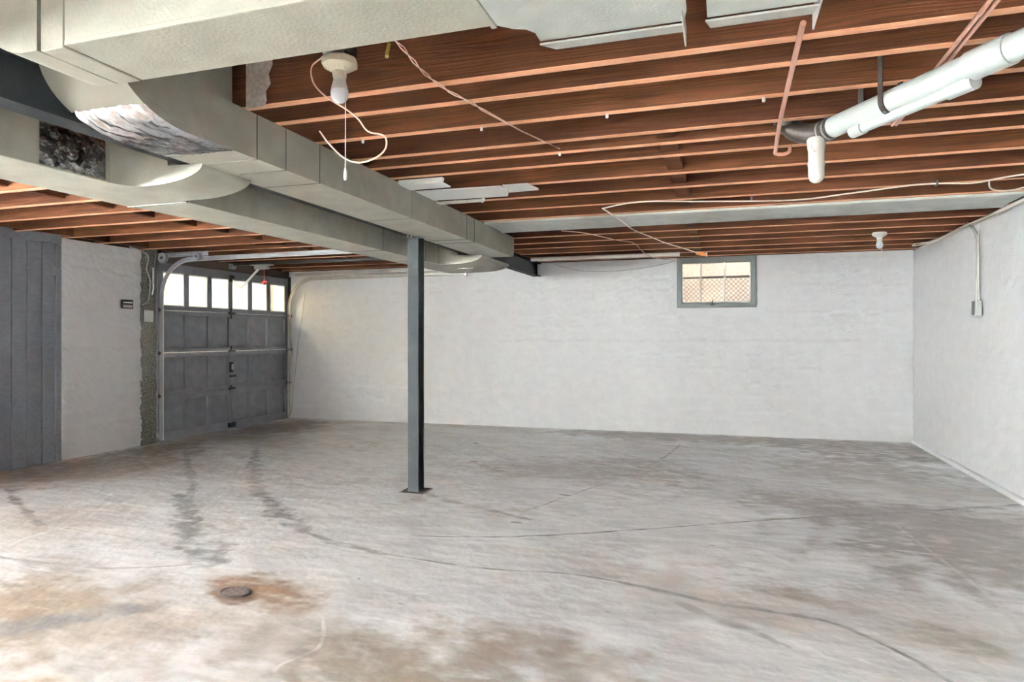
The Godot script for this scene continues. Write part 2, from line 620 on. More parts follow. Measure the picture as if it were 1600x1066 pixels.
	blot(im, Vector2(-0.8, -6.4), 0.6, 0.25, 0.1, rgb(141, 132, 122), 0.72, 77)
	blot(im, Vector2(0.35, -3.3), 0.3, 0.1, 0.4, rgb(137, 126, 114), 0.84, 78)
	blot(im, Vector2(0.85, -3.0), 0.25, 0.14, 0.4, rgb(137, 131, 117), 0.84, 79)
	blot(im, Vector2(-0.3, -2.9), 0.7, 0.2, 0.1, rgb(180, 179, 176), 0.72, 80)
	# pale sweeps; the wide ones mid-room also paint in window light
	blot(im, Vector2(-1.7, -3.0), 1.0, 0.25, 0.0, lt, 1.1, 81)
	blot(im, Vector2(-3.4, -5.2), 1.0, 0.9, 0.4, lt, 1.1, 82)
	blot(im, Vector2(-0.4, -4.8), 0.8, 0.7, 0.3, lt, 1.1, 83)
	blot(im, Vector2(-0.2, -3.6), 0.9, 0.28, 0.2, lt, 1.1, 84)
	blot(im, Vector2(0.2, -2.7), 0.8, 0.2, 0.3, lt, 1.1, 85)
	blot(im, Vector2(-2.7, -3.3), 0.5, 0.5, 0.2, lt, 1.1, 86)
	blot(im, Vector2(-1.9, -1.85), 0.4, 0.3, 0.0, lt, 1.1, 87)
	blot(im, Vector2(-3.6, -6.3), 1.5, 0.9, 0.2, lt, 1.0, 88)
	blot(im, Vector2(-1.6, -4.4), 1.4, 0.6, 0.2, lt, 0.9, 89)
	blot(im, Vector2(-2.6, -4.2), 0.8, 0.8, 0.2, lt, 0.9, 90)
	# tyre and oil tracks from the garage door
	streak(im, [Vector2(-5.55, -5.67), Vector2(-4.5, -4.65), Vector2(-4.07, -4.23), Vector2(-3.75, -3.8)], [0.03, 0.05, 0.04, 0.06], rgb(131, 129, 126), 0.7, 91, 0.9)
	streak(im, [Vector2(-4.0, -4.0), Vector2(-3.52, -3.6), Vector2(-2.95, -3.1), Vector2(-2.62, -2.85)], [0.05, 0.11, 0.17, 0.12], rgb(99, 97, 95), 0.75, 92, 1.0)
	streak(im, [Vector2(-4.85, -5.95), Vector2(-3.9, -4.75), Vector2(-3.41, -4.22)], [0.04, 0.09, 0.06], rgb(144, 141, 140), 0.7, 93, 0.9)
	streak(im, [Vector2(-3.41, -4.22), Vector2(-2.89, -3.8), Vector2(-2.5, -3.5)], [0.06, 0.1, 0.05], rgb(111, 110, 109), 0.75, 94, 1.0)
	streak(im, [Vector2(-2.5, -3.5), Vector2(-2.19, -3.36), Vector2(-1.79, -3.25)], [0.03, 0.045, 0.02], rgb(126, 124, 120), 0.7, 95, 0.8)
	streak(im, [Vector2(-5.5, -3.8), Vector2(-4.9, -3.45), Vector2(-4.2, -3.1)], [0.05, 0.04, 0.04], rgb(104, 96, 89), 0.75, 96, 0.7)
	# long cracks, and the painted shadow of the post
	var crack := rgb(91, 86, 82)
	streak(im, [Vector2(2.06, -5.57), Vector2(1.13, -5.04), Vector2(0.29, -4.61), Vector2(-0.49, -4.14), Vector2(-1.21, -3.77), Vector2(-1.81, -3.6)], [0.022, 0.024, 0.016, 0.013, 0.012, 0.006], crack, 0.85, 101, 0.4)
	streak(im, [Vector2(2.0, -5.5), Vector2(1.2, -5.05), Vector2(0.3, -4.62)], [0.05, 0.09, 0.03], rgb(124, 115, 107), 0.55, 102, 0.7)
	streak(im, [Vector2(-1.9, -3.27), Vector2(-1.24, -3.21), Vector2(-0.77, -3.26), Vector2(-0.38, -3.21), Vector2(-0.08, -3.11)], [0.008, 0.01, 0.01, 0.018, 0.02], rgb(131, 130, 126), 0.8, 103, 0.5)
	streak(im, [Vector2(-0.5, -3.23), Vector2(-0.08, -3.11), Vector2(0.19, -3.08), Vector2(0.44, -3.03), Vector2(0.64, -2.83), Vector2(0.78, -2.6)], [0.014, 0.028, 0.03, 0.02, 0.014, 0.02], rgb(104, 100, 95), 0.8, 104, 0.5)
	streak(im, [Vector2(-0.25, -3.1), Vector2(0.0, -2.92), Vector2(0.25, -2.75)], [0.02, 0.04, 0.02], rgb(136, 131, 124), 0.6, 105, 0.8)
	streak(im, [Vector2(-0.45, -7.5), Vector2(-0.55, -6.7), Vector2(-0.78, -5.75), Vector2(-1.07, -4.97), Vector2(-1.3, -4.35)], [0.02, 0.022, 0.016, 0.016, 0.01], rgb(144, 135, 125), 0.7, 106, 0.5)
	streak(im, [Vector2(-2.2, -4.62), Vector2(-1.94, -4.48), Vector2(-1.46, -4.26), Vector2(-1.2, -4.15)], [0.035, 0.055, 0.05, 0.02], rgb(130, 122, 116), 0.7, 107, 0.7)  # cast shadow of the steel post, painted into the floor
	# pale repair lines
	streak(im, [Vector2(1.05, -4.8), Vector2(1.15, -3.83), Vector2(1.18, -3.43), Vector2(1.15, -3.0)], [0.014, 0.018, 0.02, 0.015], rgb(200, 198, 192), 0.7, 108, 0.5)
	streak(im, [Vector2(0.55, -3.0), Vector2(0.8, -2.75), Vector2(1.0, -2.45)], [0.03, 0.045, 0.03], lt, 0.6, 109, 0.6)
	streak(im, [Vector2(-4.3, -3.7), Vector2(-4.1, -3.35), Vector2(-4.0, -3.1)], [0.02, 0.025, 0.02], lt, 0.7, 110, 0.6)
	streak(im, [Vector2(-4.0, -3.1), Vector2(-4.0, -2.8), Vector2(-3.7, -2.55), Vector2(-3.3, -2.5)], [0.02, 0.025, 0.02, 0.015], lt, 0.65, 111, 0.6)
	streak(im, [Vector2(-4.6, -2.6), Vector2(-3.75, -2.58), Vector2(-3.1, -2.62), Vector2(-2.7, -2.8)], [0.015, 0.015, 0.015, 0.01], rgb(130, 124, 117), 0.7, 112, 0.5)
	streak(im, [Vector2(-4.0, -3.1), Vector2(-3.3, -3.05), Vector2(-2.8, -2.95)], [0.01, 0.01, 0.008], rgb(154, 150, 144), 0.7, 113, 0.4)
	streak(im, [Vector2(-1.65, -2.45), Vector2(-1.5, -2.2), Vector2(-1.55, -2.0), Vector2(-1.3, -1.85)], [0.01, 0.012, 0.015, 0.02], lt, 0.6, 114, 0.6)
	streak(im, [Vector2(-1.6, -2.6), Vector2(-1.0, -2.72), Vector2(-0.4, -2.72)], [0.02, 0.025, 0.015], lt, 0.55, 115, 0.6)
	# rusty stain round the drain
	blot(im, Vector2(-2.1, -2.62), 0.36, 0.2, 0.3, rgb(118, 94, 74), 1.1, 121, 0.7)
	blot(im, Vector2(-2.2, -2.54), 0.17, 0.1, 0.3, rgb(78, 56, 44), 1.1, 122, 0.6)
	# rust at the post and small dark chips
	blot(im, Vector2(-2.15, -4.42), 0.09, 0.06, 0.0, rgb(150, 128, 112), 0.6, 123)
	blot(im, Vector2(-1.15, -4.88), 0.06, 0.025, 0.3, rgb(92, 76, 60), 0.95, 124, 0.3, 0.3)
	blot(im, Vector2(-1.28, -4.07), 0.05, 0.03, 0.2, rgb(80, 66, 54), 0.95, 125, 0.3, 0.3)
	blot(im, Vector2(-2.3, -5.94), 0.05, 0.03, 0.2, rgb(70, 64, 58), 0.9, 126, 0.3, 0.3)
	var rng := RandomNumberGenerator.new()
	rng.seed = 77
	for i in 40:
		blot(im, Vector2(rng.randf_range(-5.5, 1.8), rng.randf_range(-6.5, -1.6)), rng.randf_range(0.006, 0.018), rng.randf_range(0.004, 0.008), rng.randf_range(-0.5, 0.5), rgb(100, 92, 84), 0.7, 200 + i, 0.5, 0.3)
	return im

# ------------------------------------------------------------------ cast walls
# a face of board-marked concrete on a fine grid: o + u * du + v * up, pushed out along n
func cast_face(st: SurfaceTool, o: Vector3, du: Vector3, lu: float, y0: Callable, y1: float, n: Vector3, sd: int, features: Array, holes: Array, cell := 0.022) -> void:
	var fine := noise(sd, 14.0, 3)
	var broad := noise(sd + 1, 1.3, 3)
	var line := noise(sd + 2, 3.0, 3)
	var rng := RandomNumberGenerator.new()
	rng.seed = sd
	var bands := [-0.2]
	var off := [0.0]
	while bands[-1] < y1 + 0.2:
		bands.append(bands[-1] + rng.randf_range(0.13, 0.2))
		off.append(rng.randf_range(-0.005, 0.005))
	var nu := int(ceil(lu / cell))
	var nv := int(ceil(y1 / cell))
	var P := []
	for i in nu + 1:
		var col := PackedVector3Array()
		var u := lu * i / nu
		var base: Vector3 = o + du * u
		var yb: float = y0.call(base)
		for j in nv + 1:
			var y := lerpf(yb, y1, float(j) / nv)
			var k := 0
			while k < bands.size() - 2 and y > bands[k + 1] + 0.004 * line.get_noise_2d(u, k * 9.0):
				k += 1
			var push: float = off[k]
			var e := minf(absf(y - bands[k]), absf(y - bands[k + 1]))
			var show := line.get_noise_2d(u * 0.8, float(k) * 31.0 + 7.0)
			if e < 0.016 and show > -0.1:
				push += (0.008 if show > 0.12 else -0.007) * (1.0 - e / 0.016)
			push += fine.get_noise_2d(u, y) * 0.003 + broad.get_noise_2d(u, y) * 0.005
			# low on the wall the cast is coarser (stones showing through the paint)
			push += maxf(0.0, 1.0 - absf(y - 0.15) / 0.35) * fine.get_noise_2d(u * 2.0 + 40.0, y * 2.0) * 0.004
			for f in features:
				var d: float = absf(u - f[0] - 0.02 * line.get_noise_2d(y * 2.0, f[0])) / f[1]
				if d < 1.0 and y > f[3] and y < f[4]:
					push += f[2] * (1.0 - d * d) * (0.6 + 0.8 * absf(line.get_noise_2d(u * 6.0, y * 3.0)))
			col.append(base + Vector3.UP * y + n * push)
		P.append(col)
	for i in nu:
		for j in nv:
			var u := lu * (i + 0.5) / nu
			var a: Vector3 = P[i][j]
			var skip := false
			for h in holes:
				if u > h[0] and u < h[1] and a.y > h[2] - cell * 0.5 and a.y < h[3]:
					skip = true
			if skip:
				continue
			var b: Vector3 = P[i + 1][j]
			var c: Vector3 = P[i + 1][j + 1]
			var d: Vector3 = P[i][j + 1]
			if (c - a).cross(b - a).dot(n) > 0.0:
				st.add_vertex(a); st.add_vertex(b); st.add_vertex(c)
				st.add_vertex(a); st.add_vertex(c); st.add_vertex(d)
			else:
				st.add_vertex(a); st.add_vertex(c); st.add_vertex(b)
				st.add_vertex(a); st.add_vertex(d); st.add_vertex(c)

func cast_obj(called: String, o: Vector3, du: Vector3, lu: float, y1: float, n: Vector3, sd: int, features: Array, holes: Array, parent: Node, cell := 0.022) -> MeshInstance3D:
	var st := new_st()
	st.set_smooth_group(0)
	cast_face(st, o, du, lu, func(p: Vector3) -> float: return floor_y(p.x) - 0.03, y1, n, sd, features, holes, cell)
	st.index()
	st.generate_normals()
	return obj(called, st, M.white_wall, parent)

# ------------------------------------------------------------------ scene
func _ready() -> void:
	# --- camera
	var cam := Camera3D.new()
	cam.name = "camera"
	add_child(cam)
	cam.position = Vector3(0, 1.2, 0)
	cam.rotation_degrees = Vector3(0, 17.8, 0)
	cam.projection = Camera3D.PROJECTION_FRUSTUM
	cam.near = 0.05
	cam.far = 200.0
	cam.size = 2.0 * 0.05 * 533.0 / 1020.0
	cam.frustum_offset = Vector2(0, -0.05 * 7.0 / 1020.0)
	cam.current = true
	# --- sky and exposure
	var env := Environment.new()
	env.background_mode = Environment.BG_SKY
	var skm := ProceduralSkyMaterial.new()
	skm.sky_top_color = rgb(196, 212, 236)
	skm.sky_horizon_color = rgb(232, 236, 242)
	skm.ground_horizon_color = rgb(190, 188, 182)
	skm.ground_bottom_color = rgb(150, 146, 138)
	skm.sky_energy_multiplier = 1.0
	var sky := Sky.new()
	sky.sky_material = skm
	env.sky = sky
	env.background_energy_multiplier = 0.8
	env.tonemap_mode = Environment.TONE_MAPPER_LINEAR
	env.tonemap_exposure = 4.8
	env.sdfgi_enabled = true
	env.ssao_enabled = true
	env.ssil_enabled = true
	var we := WorldEnvironment.new()
	we.name = "world_environment"
	we.environment = env
	add_child(we)

	# --- sun: on the added frosted windows of the left wall; the houses shade the other sides
	var sun := DirectionalLight3D.new()
	sun.name = "sun"
	sun.light_energy = 225.0
	sun.light_color = rgb(242, 248, 252)
	sun.light_angular_distance = 0.6
	sun.shadow_enabled = true
	add_child(sun)
	sun.look_at_from_position(Vector3(-0.6, 0.52, 0.6) * 20.0, Vector3.ZERO, Vector3.UP)

	make_materials()
	build_shell()
	build_ceiling()
	build_outdoors()
	build_garage_door()
	build_plank_door()
	build_window()
	build_steel()
	build_ducts()
	build_pipes()
	build_lamps()
	build_tracks()
	build_cables()
	build_small()

# ------------------------------------------------------------------ shell
func build_shell() -> void:
	# floor slab, falling a little towards the garage door
	var fm := StandardMaterial3D.new()
	fm.albedo_texture = ImageTexture.create_from_image(floor_image())
	var rim := grey_image(71, 0.008, 1024, 5)
	fm.roughness_texture = two_tone(rim, Color(0.27, 0.27, 0.27), Color(0.38, 0.38, 0.38), 1.0)
	fm.roughness = 1.0
	fm.metallic_specular = 0.5
	fm.normal_enabled = true
	fm.normal_texture = bump(grey_image(72, 0.014, 1024, 6), 5.0)
	fm.normal_scale = 0.5
	var st := new_st()
	var uv := func(p: Vector3) -> Vector2: return Vector2((p.x - FX0) / (FX1 - FX0), (p.z - FZ0) / (FZ1 - FZ0) if p.z < FZ1 + 0.001 else (2.0 * FZ1 - p.z - FZ0) / (FZ1 - FZ0))
	# the picture is mirrored behind its near edge
	var xs := [WL - 0.2, -2.0, WR + 0.2]
	var zs := [WB - 0.2, -5.0, -1.05, ZR + 0.2]
	for i in 2:
		for j in 3:
			var q := []
			for k in [[0, 0], [1, 0], [1, 1], [0, 1]]:
				var x: float = xs[i + k[0]]
				q.append(Vector3(x, floor_y(x), zs[j + k[1]]))
			for k in [0, 1, 2, 0, 2, 3]:
				vert(st, q[k], Vector3.UP, uv.call(q[k]))
	for side in [[Vector3(xs[0], 0, zs[0]), Vector3(xs[2], 0, zs[0])], [Vector3(xs[0], 0, zs[3]), Vector3(xs[2], 0, zs[3])], [Vector3(xs[0], 0, zs[0]), Vector3(xs[0], 0, zs[3])], [Vector3(xs[2], 0, zs[0]), Vector3(xs[2], 0, zs[3])]]:
		var a: Vector3 = side[0]
		var b: Vector3 = side[1]
		a.y = floor_y(a.x)
		b.y = floor_y(b.x)
		quad_out(st, a, b, Vector3(b.x, -0.3, b.z), Vector3(a.x, -0.3, a.z), Vector3(-2, -0.1, -3))
	quad_out(st, Vector3(xs[0], -0.3, zs[0]), Vector3(xs[2], -0.3, zs[0]), Vector3(xs[2], -0.3, zs[3]), Vector3(xs[0], -0.3, zs[3]), Vector3(-2, 0, -3))
	var fl := obj("floor", st, fm)
	fl.set_meta("kind", "structure")
	fl.set_meta("label", "stained and cracked grey concrete floor slab with worn brown patches")

	# back wall, with the opening of the little window
	var wb := setting("wall_back", "white painted board-marked concrete wall with a small high window")
	var W = M.white_wall
	boxed("body", Vector3(WL - 0.3, -0.3, WB - 0.28), Vector3(-0.53, JB, WB - 0.012), W, wb, 0.0)
	boxed("body", Vector3(0.401, -0.3, WB - 0.28), Vector3(WR + 0.3, JB, WB - 0.012), W, wb, 0.0)
	boxed("body", Vector3(-0.53, -0.3, WB - 0.28), Vector3(0.401, 1.55, WB - 0.012), W, wb, 0.0)
	var L := WR - WL
	# upright ridges of mortar: place along the wall, half width, height, from, to
	cast_obj("face", Vector3(WL, 0, WB), Vector3.RIGHT, L, JB, Vector3.BACK, 311,
		[[2.72, 0.10, 0.007, 0.05, 1.7], [2.92, 0.02, 0.008, 0.1, 1.6], [3.62, 0.13, 0.004, 0.0, 2.0], [5.72, 0.06, 0.006, 0.0, 1.6], [5.2, 0.03, 0.003, 0.2, 1.2]],
		[[-0.53 - WL, 0.401 - WL, 1.56, 9.0]], wb)
	# right wall
	var wr := setting("wall_right", "white painted concrete side wall with a conduit and outlet")
	boxed("body", Vector3(WR + 0.012, -0.3, WB - 0.28), Vector3(WR + 0.28, JB, ZR + 0.28), W, wr, 0.0)
	cast_obj("face", Vector3(WR, 0, WB), Vector3.BACK, 8.4, JB, Vector3.LEFT, 322, [[1.2, 0.05, 0.004, 0.0, 2.0]], [], wr, 0.03)
	# a low ledge of concrete along its foot
	var st2 := new_st()
	prism(st2, PackedVector2Array([Vector2(WR - 0.028, -0.05), Vector2(WR - 0.022, 0.035), Vector2(WR + 0.02, 0.055), Vector2(WR + 0.02, -0.05)]), 2, WB, ZR)
	var bb := obj("baseboard_right", st2, M.white_wall)
	bb.set_meta("kind", "structure")
	bb.set_meta("label", "low white painted ledge along the foot of the side wall")
	# left wall: plain pier between plank door and garage door, and the stretch behind the camera
	var wl := setting("wall_left", "white painted concrete wall between the plank door and the garage door")
	boxed("body", Vector3(WL - 0.28, -0.3, -5.75), Vector3(WL - 0.012, JB, -4.815), W, wl, 0.0)
	cast_obj("face", Vector3(WL, 0, -5.752), Vector3.BACK, 0.937, JB, Vector3.RIGHT, 333, [], [], wl)
	boxed("body", Vector3(WL - 0.28, -0.3, -3.8), Vector3(WL, JB, -1.3), W, wl, 0.0)
	boxed("body", Vector3(WL - 0.28, -0.3, 5.2), Vector3(WL, JB, ZR + 0.28), W, wl, 0.0)
	boxed("body", Vector3(WL - 0.28, 2.1, -1.31), Vector3(WL, JB, 5.21), W, wl, 0.0)
	boxed("body", Vector3(WL - 0.28, -0.3, -1.31), Vector3(WL, 1.0, 5.21), W, wl, 0.0)
	# added row of high frosted windows, out of view, spreading sunlight indoors
	var d3 := setting("window_2", "added row of frosted windows for fill light in the left wall")
	var f3 := new_st()
	for i in 7:
		var z := lerpf(-1.3, 5.2, i / 6.0)
		cbox(f3, Vector3(WL - 0.16, 1.0, z - 0.035), Vector3(WL - 0.1, 2.1, z + 0.035))
	cbox(f3, Vector3(WL - 0.16, 2.03, -1.3), Vector3(WL - 0.1, 2.1, 5.2))
	cbox(f3, Vector3(WL - 0.16, 1.0, -1.3), Vector3(WL - 0.1, 1.07, 5.2))
	obj("frame", f3, M.white_paint, d3)
	for i in 6:
		var z := lerpf(-1.3, 5.2, i / 6.0)
		var q := new_st()
		quad_out(q, Vector3(WL - 0.13, 1.06, z + 0.03), Vector3(WL - 0.13, 2.04, z + 0.03), Vector3(WL - 0.13, 2.04, z + 1.055), Vector3(WL - 0.13, 1.06, z + 1.055), Vector3(WL - 5, 1, z))
		obj("frosted_pane", q, M.frosted, d3)
	# bare concrete pier at the jamb of the garage door, ragged where the white paint ends
	var st3 := new_st()
	st3.set_smooth_group(0)
	var rn := noise(81, 3.0, 4)
	for i in 6:
		for j in 70:
			var q := []
			for k in [[0, 0], [1, 0], [1, 1], [0, 1]]:
				var u: float = (i + k[0]) / 6.0
				var y: float = -0.06 + 2.26 * (j + k[1]) / 70.0
				var z := lerpf(-5.735, -5.935, u)
				if i + k[0] == 0:
					z += 0.02 * rn.get_noise_1d(y * 4.0)
				q.append(Vector3(WL + 0.006 + 0.028 * rn.get_noise_2d(u * 2.0, y * 2.0) + 0.012 * (1.0 if u > 0.3 else 0.0), y, z))
			for k in [0, 2, 1, 0, 3, 2]:
				st3.add_vertex(q[k])
	st3.index()
	st3.generate_normals()
	obj("bare_concrete", st3, M.rough_concrete, wl)
	boxed("body", Vector3(WL - 0.28, -0.3, -5.94), Vector3(WL - 0.02, JB, -5.74), M.rough_concrete, wl, 0.0)
	# lintel over the garage door
	var tr := boxed("trim_1", Vector3(WL - 0.28, 2.07, -8.42), Vector3(WL - 0.01, JB, -5.93), M.dark_wood)
	tr.set_meta("kind", "structure")
	tr.set_meta("label", "dark wooden lintel above the garage door")
	# rear wall behind the camera, with an added frosted window band for fill light
	var wq := setting("wall_rear", "white wall behind the camera with an added band of frosted windows")
	boxed("body", Vector3(WL - 0.28, -0.3, ZR), Vector3(0.8, JB, ZR + 0.28), W, wq, 0.0)
	boxed("body", Vector3(0.8, -0.3, ZR), Vector3(WR + 0.28, 0.8, ZR + 0.28), W, wq, 0.0)
	boxed("body", Vector3(0.8, 2.1, ZR), Vector3(WR + 0.28, JB, ZR + 0.28), W, wq, 0.0)
	boxed("body", Vector3(1.9, 0.79, ZR), Vector3(WR + 0.28, 2.11, ZR + 0.28), W, wq, 0.0)
	var w3 := setting("window_3", "added band of frosted windows for fill light behind the camera")
	var f5 := new_st()
	for i in 3:
		var x := lerpf(0.8, 1.9, i / 2.0)
		cbox(f5, Vector3(x - 0.03, 0.8, ZR + 0.1), Vector3(x + 0.03, 2.1, ZR + 0.16))
	cbox(f5, Vector3(0.8, 2.03, ZR + 0.1), Vector3(1.9, 2.1, ZR + 0.16))
	cbox(f5, Vector3(0.8, 0.8, ZR + 0.1), Vector3(1.9, 0.87, ZR + 0.16))
	obj("frame", f5, M.white_paint, w3)
	for i in 2:
		var x := lerpf(0.8, 1.9, i / 2.0)
		var q := new_st()
		quad_out(q, Vector3(x + 0.02, 0.86, ZR + 0.13), Vector3(x + 0.02, 2.04, ZR + 0.13), Vector3(x + 0.53, 2.04, ZR + 0.13), Vector3(x + 0.53, 0.86, ZR + 0.13), Vector3(x, 1, ZR + 5))
		obj("frosted_pane", q, M.frosted, w3)

# ------------------------------------------------------------------ ceiling of joists and boards
const RIGHT_JOISTS := [-2.317, -2.515, -2.843, -3.168, -3.37, -3.613, -4.026, -4.396, -4.818, -5.18, -5.73, -6.182, -6.608, -7.001, -7.471, -7.87, -8.27]
const LEFT_JOISTS := [-1.1, -1.5, -2.0, -2.4, -2.75, -3.15, -3.55, -3.95, -4.34, -4.81, -5.21, -5.7, -6.08, -6.58, -6.98, -7.4, -7.85, -8.28]

func joist(parent: Node, x0: float, x1: float, y0: float, z: float, w: float, k: int) -> void:
	var j := boxed("joist", Vector3(x0, y0 + 0.003, z - w), Vector3(x1, JT, z), M.joist[k % 4], parent, 0.0)
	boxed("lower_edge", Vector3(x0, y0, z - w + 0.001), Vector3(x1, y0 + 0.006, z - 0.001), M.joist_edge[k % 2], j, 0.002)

func build_ceiling() -> void:
	var c := setting("ceiling", "open ceiling of reddish brown wooden joists under floor boards")
	var deck := boxed("deck", Vector3(WL - 0.3, JT + 0.025, WB - 0.3), Vector3(WR + 0.3, JT + 0.2, ZR + 0.3), M.subfloor, c, 0.0)
	var bst := new_st()
	cbox(bst, Vector3(-0.0725, 0, WB - 0.28), Vector3(0.0725, 0.025, ZR + 0.28), 0.003)
	var bm := bst.commit()
	var n := int((WR - WL + 0.5) / 0.148)
	for i in n:
		inst("board", bm, M.subfloor, c, Vector3(WL - 0.15 + i * 0.148, JT, 0))
	# rim boards on top of the walls
	boxed("rim_board", Vector3(WL - 0.28, JB, WB - 0.28), Vector3(WR + 0.28, JT + 0.02, WB - 0.06), M.joist[1], c, 0.0)
	boxed("rim_board", Vector3(WR + 0.06, JB, WB - 0.06), Vector3(WR + 0.28, JT + 0.02, ZR + 0.28), M.joist[3], c, 0.0)
	boxed("rim_board", Vector3(WL - 0.28, JB, WB - 0.06), Vector3(WL - 0.06, JT + 0.02, ZR + 0.28), M.joist[3], c, 0.0)
	boxed("rim_board", Vector3(WL - 0.06, JB, ZR + 0.06), Vector3(WR + 0.06, JT + 0.02, ZR + 0.28), M.joist[3], c, 0.0)
	var rng := RandomNumberGenerator.new()
	rng.seed = 12
	var k := 0
	var rj := RIGHT_JOISTS.duplicate()
	for i in 22:
		var z := -1.45 + i * 0.42
		rj.append(z)
	for z in rj:
		var y0 := JB + rng.randf_range(-0.002, 0.004)
		var w := rng.randf_range(0.042, 0.05)
		joist(c, -2.27 if z > -2.3 else -2.37, WR + 0.05, y0, z, w, k)
		k += 1
	var lj := LEFT_JOISTS.duplicate()
	for i in 20:
		lj.append(-0.65 + i * 0.42)
	for z in lj:
		var w := rng.randf_range(0.042, 0.05)
		joist(c, WL - 0.05, -2.38, JB + rng.randf_range(-0.002, 0.004), z, w, k + 2)
		k += 1
	# blocking between the joists, one row in each bay
	for i in range(3, 16):
		var a: float = rj[i] - 0.05
		var b: float = rj[i + 1]
		if a - b > 0.12:
			boxed("blocking", Vector3(-0.31, JB + 0.02, b), Vector3(-0.22, JT - 0.01, a), M.joist[(i + 1) % 4], c, 0.003)
	for i in range(4, 16):
		boxed("blocking", Vector3(-4.62, JB + 0.03, lj[i + 1]), Vector3(-4.57, JT - 0.01, lj[i] - 0.05), M.joist[i % 4], c, 0.003)
	# short boards between the joist ends on the left wall
	for i in range(6, 12):
		boxed("blocking", Vector3(WL + 0.12, JB + 0.005, lj[i + 1]), Vector3(WL + 0.165, JT - 0.01, lj[i] - 0.05), M.joist[(i + 2) % 4], c, 0.003)
	# white over-painted end of the first joist beside the duct
	var st := new_st()
	prism(st, PackedVector2Array([Vector2(-1.94, 2.176), Vector2(-1.85, 2.176), Vector2(-1.835, 2.2), Vector2(-1.84, 2.24), Vector2(-1.815, 2.27), Vector2(-1.825, 2.31), Vector2(-1.805, 2.35), Vector2(-1.81, 2.41), Vector2(-1.94, 2.41)]), 2, -2.317, -2.3145)
	obj("paint_patch", st, M.over_paint, c)

